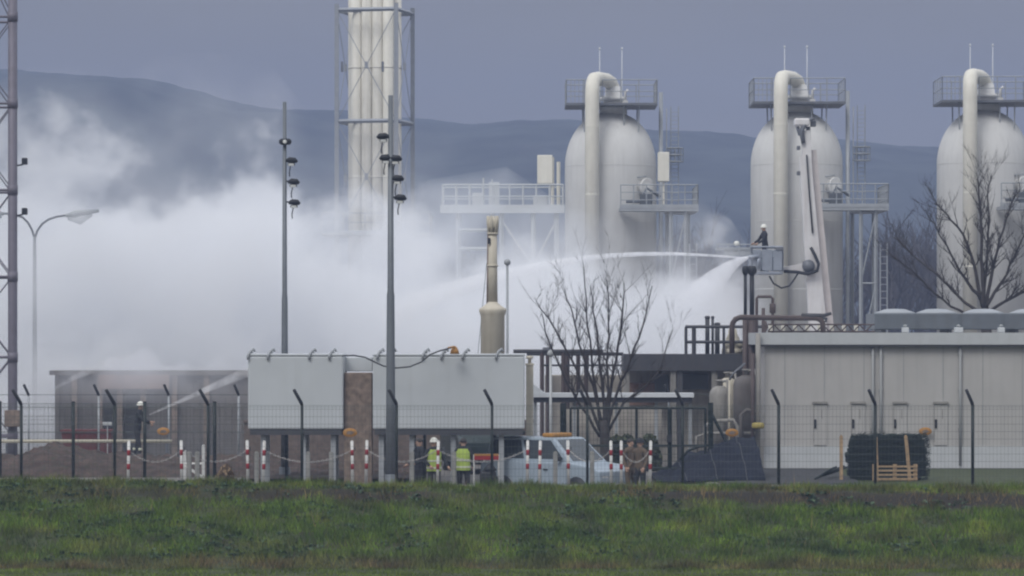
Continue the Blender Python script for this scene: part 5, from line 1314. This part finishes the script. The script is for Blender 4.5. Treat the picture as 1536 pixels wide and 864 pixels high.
# ------------------------------------------------------------------ steam cloud and water jets
def cloud():
    YC, RY = 141.0, 13.0; HMAX = 13.0
    tab = [(-60, 300), (20, 285), (60, 258), (120, 256), (160, 262), (195, 280), (235, 252), (300, 246), (350, 250), (410, 268), (440, 305), (480, 352), (520, 350), (570, 350), (620, 350), (680, 358), (740, 372), (800, 385), (860, 398), (930, 418), (1000, 442), (1050, 466), (1090, 492), (1130, 560), (1150, 650)]
    x0, x1 = X(-60, YC), X(1150, YC)
    Hx = lambda x: max(.4, Z(lerp_tab(x/YC*F+768, tab), YC))
    mb = MB(); ns = 60; na = 22; vs = []
    for i in range(ns):
        x = x0+(x1-x0)*i/(ns-1); H = Hx(x)*1.0+4.2
        if i in (0, ns-1): H *= .4
        for k in range(na):
            a = math.pi*k/(na-1); ry = RY*(.995 if 0 < i < ns-1 else .5)
            vs.append((x, YC-ry*math.cos(a), .03+H*abs(math.sin(a))**.75))
    fs = [(i*na+k, i*na+k+1, (i+1)*na+k+1, (i+1)*na+k) for i in range(ns-1) for k in range(na-1)]
    fs += [(i*na, (i+1)*na, (i+1)*na+na-1, i*na+na-1) for i in range(ns-1)]
    fs += [tuple(range(na)), tuple((ns-1)*na+k for k in range(na-1, -1, -1))]
    mb.add(vs, fs, True)
    m, n, l, pv = vol_material("steam")
    pv.inputs["Color"].default_value = (.942, .952, .97, 1); pv.inputs["Anisotropy"].default_value = 0
    g = n.new("ShaderNodeTexCoord"); sp = n.new("ShaderNodeSeparateXYZ"); l.new(g.outputs["Object"], sp.inputs[0])
    def math_(op, a, b=None, c=None, clamp=False):
        q = n.new("ShaderNodeMath"); q.operation = op; q.use_clamp = clamp
        for i, v in enumerate((a, b, c)):
            if v is None: continue
            if isinstance(v, (int, float)): q.inputs[i].default_value = v
            else: l.new(v, q.inputs[i])
        return q.outputs[0]
    u = n.new("ShaderNodeMapRange"); u.inputs[1].default_value = x0; u.inputs[2].default_value = x1; l.new(sp.outputs[0], u.inputs[0])
    fc = n.new("ShaderNodeFloatCurve"); cv = fc.mapping.curves[0]
    ks = [(0, Hx(x0)/HMAX)]+[((X(p, YC)-x0)/(x1-x0), Hx(X(p, YC))/HMAX) for p, _ in tab[1:-1]]+[(1, Hx(x1)/HMAX)]
    cv.points[0].location = ks[0]; cv.points[1].location = ks[-1]
    for k in ks[1:-1]: cv.points.new(*k)
    for p in cv.points: p.handle_type = 'AUTO_CLAMPED'
    fc.mapping.update(); l.new(u.outputs[0], fc.inputs["Value"])
    yy = math_('DIVIDE', math_('SUBTRACT', sp.outputs[1], YC), RY)
    dome = math_('SQRT', math_('MAXIMUM', math_('SUBTRACT', 1.0, math_('MULTIPLY', yy, yy)), 0.0))
    ht = math_('MULTIPLY', math_('MULTIPLY', fc.outputs[0], HMAX), dome)
    nz = n.new("ShaderNodeTexNoise"); nz.inputs["Scale"].default_value = CL["scale"]; nz.inputs["Detail"].default_value = 4.0; nz.inputs["Roughness"].default_value = .58
    mp = n.new("ShaderNodeMapping"); mp.inputs["Scale"].default_value = (1, .55, 1.1); mp.inputs["Location"].default_value = CL["off"]
    l.new(g.outputs["Object"], mp.inputs[0]); l.new(mp.outputs[0], nz.inputs["Vector"])
    d = math_('MULTIPLY', math_('SUBTRACT', ht, sp.outputs[2]), CL["a"])
    d = math_('ADD', d, math_('MULTIPLY', math_('SUBTRACT', nz.outputs["Fac"], CL["mid"]), CL["b"]))
    sm = n.new("ShaderNodeMapRange"); sm.interpolation_type = 'SMOOTHSTEP'; l.new(d, sm.inputs[0])
    sm.inputs[1].default_value = 0; sm.inputs[2].default_value = 1; sm.inputs[3].default_value = CL["veil"]; sm.inputs[4].default_value = CL["rho"]
    wi = n.new("ShaderNodeMapRange"); wi.interpolation_type = 'SMOOTHSTEP'; l.new(d, wi.inputs[0])
    wi.inputs[1].default_value = CL["wlo"]; wi.inputs[2].default_value = .6; wi.inputs[3].default_value = 0; wi.inputs[4].default_value = CL["wisp"]
    tot = math_('ADD', sm.outputs[0], wi.outputs[0]); l.new(tot, pv.inputs["Density"])
    m.cycles.volume_step_rate = CL["step"]
    o = mb.build("steam_cloud", m)
    tag(o, "billowing white cloud of steam and spray rolling over the plant", "steam", kind="stuff")
CL = dict(scale=.23, off=(3.0, 0, 0), a=.62, b=11.0, mid=.485, rho=.28, veil=.0, step=.5, wlo=-2.6, wisp=.03)
cloud()

def veil():
    """thin drifting mist in front of the gantry and the first vessel's foot"""
    mb = MB(); D = 157.5; x0, x1 = X(470, D), X(1030, D); ns, na = 30, 18; vs = []
    for i in range(ns):
        u = i/(ns-1); px = 470+560*u
        zt = Z(lerp_tab(px, [(470, 470), (560, 330), (640, 270), (760, 250), (850, 310), (930, 330), (1030, 500)]), D); zt = max(zt, .6)
        rr = .3+.7*math.sin(math.pi*min(max(u, .03), .97))
        for k in range(na):
            a = math.pi*k/(na-1); vs.append((x0+(x1-x0)*u, D-1.6*rr*math.cos(a), .04+zt*abs(math.sin(a))**.8))
    fs = [(i*na+k, i*na+k+1, (i+1)*na+k+1, (i+1)*na+k) for i in range(ns-1) for k in range(na-1)]
    fs += [(i*na, (i+1)*na, (i+1)*na+na-1, i*na+na-1) for i in range(ns-1)]+[tuple(range(na)), tuple((ns-1)*na+k for k in range(na-1, -1, -1))]
    mb.add(vs, fs, True)
    m, n, l, pv = vol_material("thin mist"); pv.inputs["Color"].default_value = (.95, .97, 1, 1)
    g = n.new("ShaderNodeTexCoord"); nz = n.new("ShaderNodeTexNoise"); nz.inputs["Scale"].default_value = .3; nz.inputs["Detail"].default_value = 2
    l.new(g.outputs["Object"], nz.inputs["Vector"]); sp = n.new("ShaderNodeSeparateXYZ"); l.new(g.outputs["Object"], sp.inputs[0])
    mr = n.new("ShaderNodeMapRange"); mr.inputs[1].default_value = .35; mr.inputs[2].default_value = .65; mr.inputs[3].default_value = .0; mr.inputs[4].default_value = 1; l.new(nz.outputs["Fac"], mr.inputs[0])
    hz = n.new("ShaderNodeMapRange"); hz.inputs[1].default_value = 12.0; hz.inputs[2].default_value = 4.5; hz.inputs[3].default_value = .30; hz.inputs[4].default_value = 1.3; l.new(sp.outputs[2], hz.inputs[0])
    xf = n.new("ShaderNodeMapRange"); xf.interpolation_type = 'SMOOTHSTEP'; xf.inputs[1].default_value = X(955, D); xf.inputs[2].default_value = X(800, D); l.new(sp.outputs[0], xf.inputs[0])
    mu = n.new("ShaderNodeMath"); mu.operation = 'MULTIPLY'; l.new(mr.outputs[0], mu.inputs[0]); l.new(hz.outputs[0], mu.inputs[1])
    mx = n.new("ShaderNodeMath"); mx.operation = 'MULTIPLY'; l.new(mu.outputs[0], mx.inputs[0]); l.new(xf.outputs[0], mx.inputs[1]); l.new(mx.outputs[0], pv.inputs["Density"])
    m.cycles.volume_step_rate = .6
    tag(mb.build("drifting_mist", m), "thin white mist drifting before the gantry and the leftmost vessel's foot", "mist", kind="stuff")
veil()

def jet(label, pts, D, rads, dens, dy=0.0, power=1.0):
    n0 = len(pts); P3 = []
    for i, q in enumerate(pts):
        p = P(q[0], q[1], D); p.y += dy*i/(n0-1); P3.append(p)
    o0 = P3[0]; L = (P3[-1]-o0).length/.95
    # smooth with Catmull-Rom
    fine, fr = [], []
    for i in range(n0-1):
        a, b, c, d = P3[max(i-1, 0)], P3[i], P3[i+1], P3[min(i+2, n0-1)]
        for k in range(5):
            t = k/5; fine.append(.5*((2*b)+(c-a)*t+(2*a-5*b+4*c-d)*t*t+(3*b-a-3*c+d)*t**3)); fr.append((rads[i]+(rads[i+1]-rads[i])*t)/S(D))
    fine.append(P3[-1]); fr.append(rads[-1]/S(D))
    mb = MB(); mb.tube([p-o0 for p in fine], fr, 14)
    m, n, l, pv = vol_material("jet water"); pv.inputs["Color"].default_value = (.98, .985, 1, 1); pv.inputs["Anisotropy"].default_value = 0
    g = n.new("ShaderNodeTexCoord"); ln = n.new("ShaderNodeVectorMath"); ln.operation = 'LENGTH'; l.new(g.outputs["Object"], ln.inputs[0])
    mr = n.new("ShaderNodeMapRange"); mr.inputs[1].default_value = 0; mr.inputs[2].default_value = L*.95; mr.inputs[3].default_value = 0; mr.inputs[4].default_value = 1; l.new(ln.outputs["Value"], mr.inputs[0])
    rp = n.new("ShaderNodeFloatCurve"); c = rp.mapping.curves[0]; mx = max(dens)
    c.points[0].location = (0, dens[0]/mx); c.points[1].location = (1, dens[-1]/mx)
    for i, dv in enumerate(dens[1:-1]): c.points.new((i+1)/(len(dens)-1), dv/mx)
    for p in c.points: p.handle_type = 'VECTOR'
    rp.mapping.update(); l.new(mr.outputs[0], rp.inputs["Value"])
    nz = n.new("ShaderNodeTexNoise"); nz.inputs["Scale"].default_value = 3.2; nz.inputs["Detail"].default_value = 4; l.new(g.outputs["Object"], nz.inputs["Vector"])
    m2 = n.new("ShaderNodeMapRange"); m2.inputs[1].default_value = .3; m2.inputs[2].default_value = .7; m2.inputs[3].default_value = .2*mx; m2.inputs[4].default_value = 1.8*mx; l.new(nz.outputs["Fac"], m2.inputs[0])
    mu = n.new("ShaderNodeMath"); mu.operation = 'MULTIPLY'; l.new(rp.outputs[0], mu.inputs[0]); l.new(m2.outputs[0], mu.inputs[1]); l.new(mu.outputs[0], pv.inputs["Density"])
    m.cycles.volume_step_rate = .15
    o = mb.build("water_jet", m); o.location = o0
    tag(o, label, "water jet", "jets of water from the fire crew")
jet("long thin arching water jet shot leftwards from the boom bucket", [(1119, 387), (1060, 384), (1000, 383), (940, 385), (880, 391), (820, 402), (760, 416), (700, 434), (640, 456), (590, 480)], 139.0, [1.5, 2, 2.8, 3.5, 4.5, 6.5, 9, 12, 16, 18], [16, 13, 10, 7, 4.5, 2.6, 1.5, .9, .4], dy=-10)
jet("wide spraying fan of water falling from the boom bucket", [(1122, 386), (1104, 394), (1084, 409), (1064, 430), (1045, 456), (1029, 486), (1017, 515), (1010, 540)], 139.2, [2, 7, 13, 21, 31, 40, 48, 54], [14, 5.5, 2.9, 1.6, .8, .35, .12, .02], dy=-2)
jet("water jet rising rightwards from the firefighter by the shed", [(224, 622), (260, 606), (300, 588), (340, 570), (372, 556), (410, 545)], 117.0, [1.2, 2.5, 4.5, 7, 9, 11], [9, 5, 3, 1.7, 1.0, .4], dy=1.5)
jet("water jet crossing the left end of the shed roof", [(82, 583), (105, 569), (130, 557), (160, 545), (195, 535)], 124.5, [2.0, 4, 6, 8, 9], [3.0, 2.6, 2.0, 1.2, .5], dy=1.0)

def shed_mist():
    """low spray drifting in front of the shed"""
    D = 123.2; x0, x1 = X(40, D), X(400, D); mb = MB(); ns, na = 24, 14; vs = []
    for i in range(ns):
        u = i/(ns-1); rr = .25+.75*math.sin(math.pi*min(max(u, .02), .98))
        for k in range(na):
            a = math.pi*k/(na-1); vs.append((x0+(x1-x0)*u, D-1.7*rr*math.cos(a), .05+(3.35+.25*math.sin(u*17)+.2*math.sin(u*41))*rr**.22*abs(math.sin(a))**.6))
    fs = [(i*na+k, i*na+k+1, (i+1)*na+k+1, (i+1)*na+k) for i in range(ns-1) for k in range(na-1)]
    fs += [(i*na, (i+1)*na, (i+1)*na+na-1, i*na+na-1) for i in range(ns-1)]+[tuple(range(na)), tuple((ns-1)*na+k for k in range(na-1, -1, -1))]
    mb.add(vs, fs, True)
    m, n, l, pv = vol_material("low spray"); pv.inputs["Color"].default_value = (.95, .96, 1, 1)
    g = n.new("ShaderNodeTexCoord"); sp = n.new("ShaderNodeSeparateXYZ"); l.new(g.outputs["Object"], sp.inputs[0])
    nz = n.new("ShaderNodeTexNoise"); nz.inputs["Scale"].default_value = .5; nz.inputs["Detail"].default_value = 2; l.new(g.outputs["Object"], nz.inputs["Vector"])
    hz = n.new("ShaderNodeMapRange"); hz.inputs[1].default_value = 1.7; hz.inputs[2].default_value = 3.1; hz.inputs[3].default_value = .06; hz.inputs[4].default_value = .75; l.new(sp.outputs[2], hz.inputs[0])
    mu = n.new("ShaderNodeMath"); mu.operation = 'MULTIPLY'; l.new(nz.outputs["Fac"], mu.inputs[0]); l.new(hz.outputs[0], mu.inputs[1]); l.new(mu.outputs[0], pv.inputs["Density"])
    m.cycles.volume_step_rate = .6
    tag(mb.build("low_spray", m), "faint low spray hanging in front of the open shed", "mist", kind="stuff")
shed_mist()
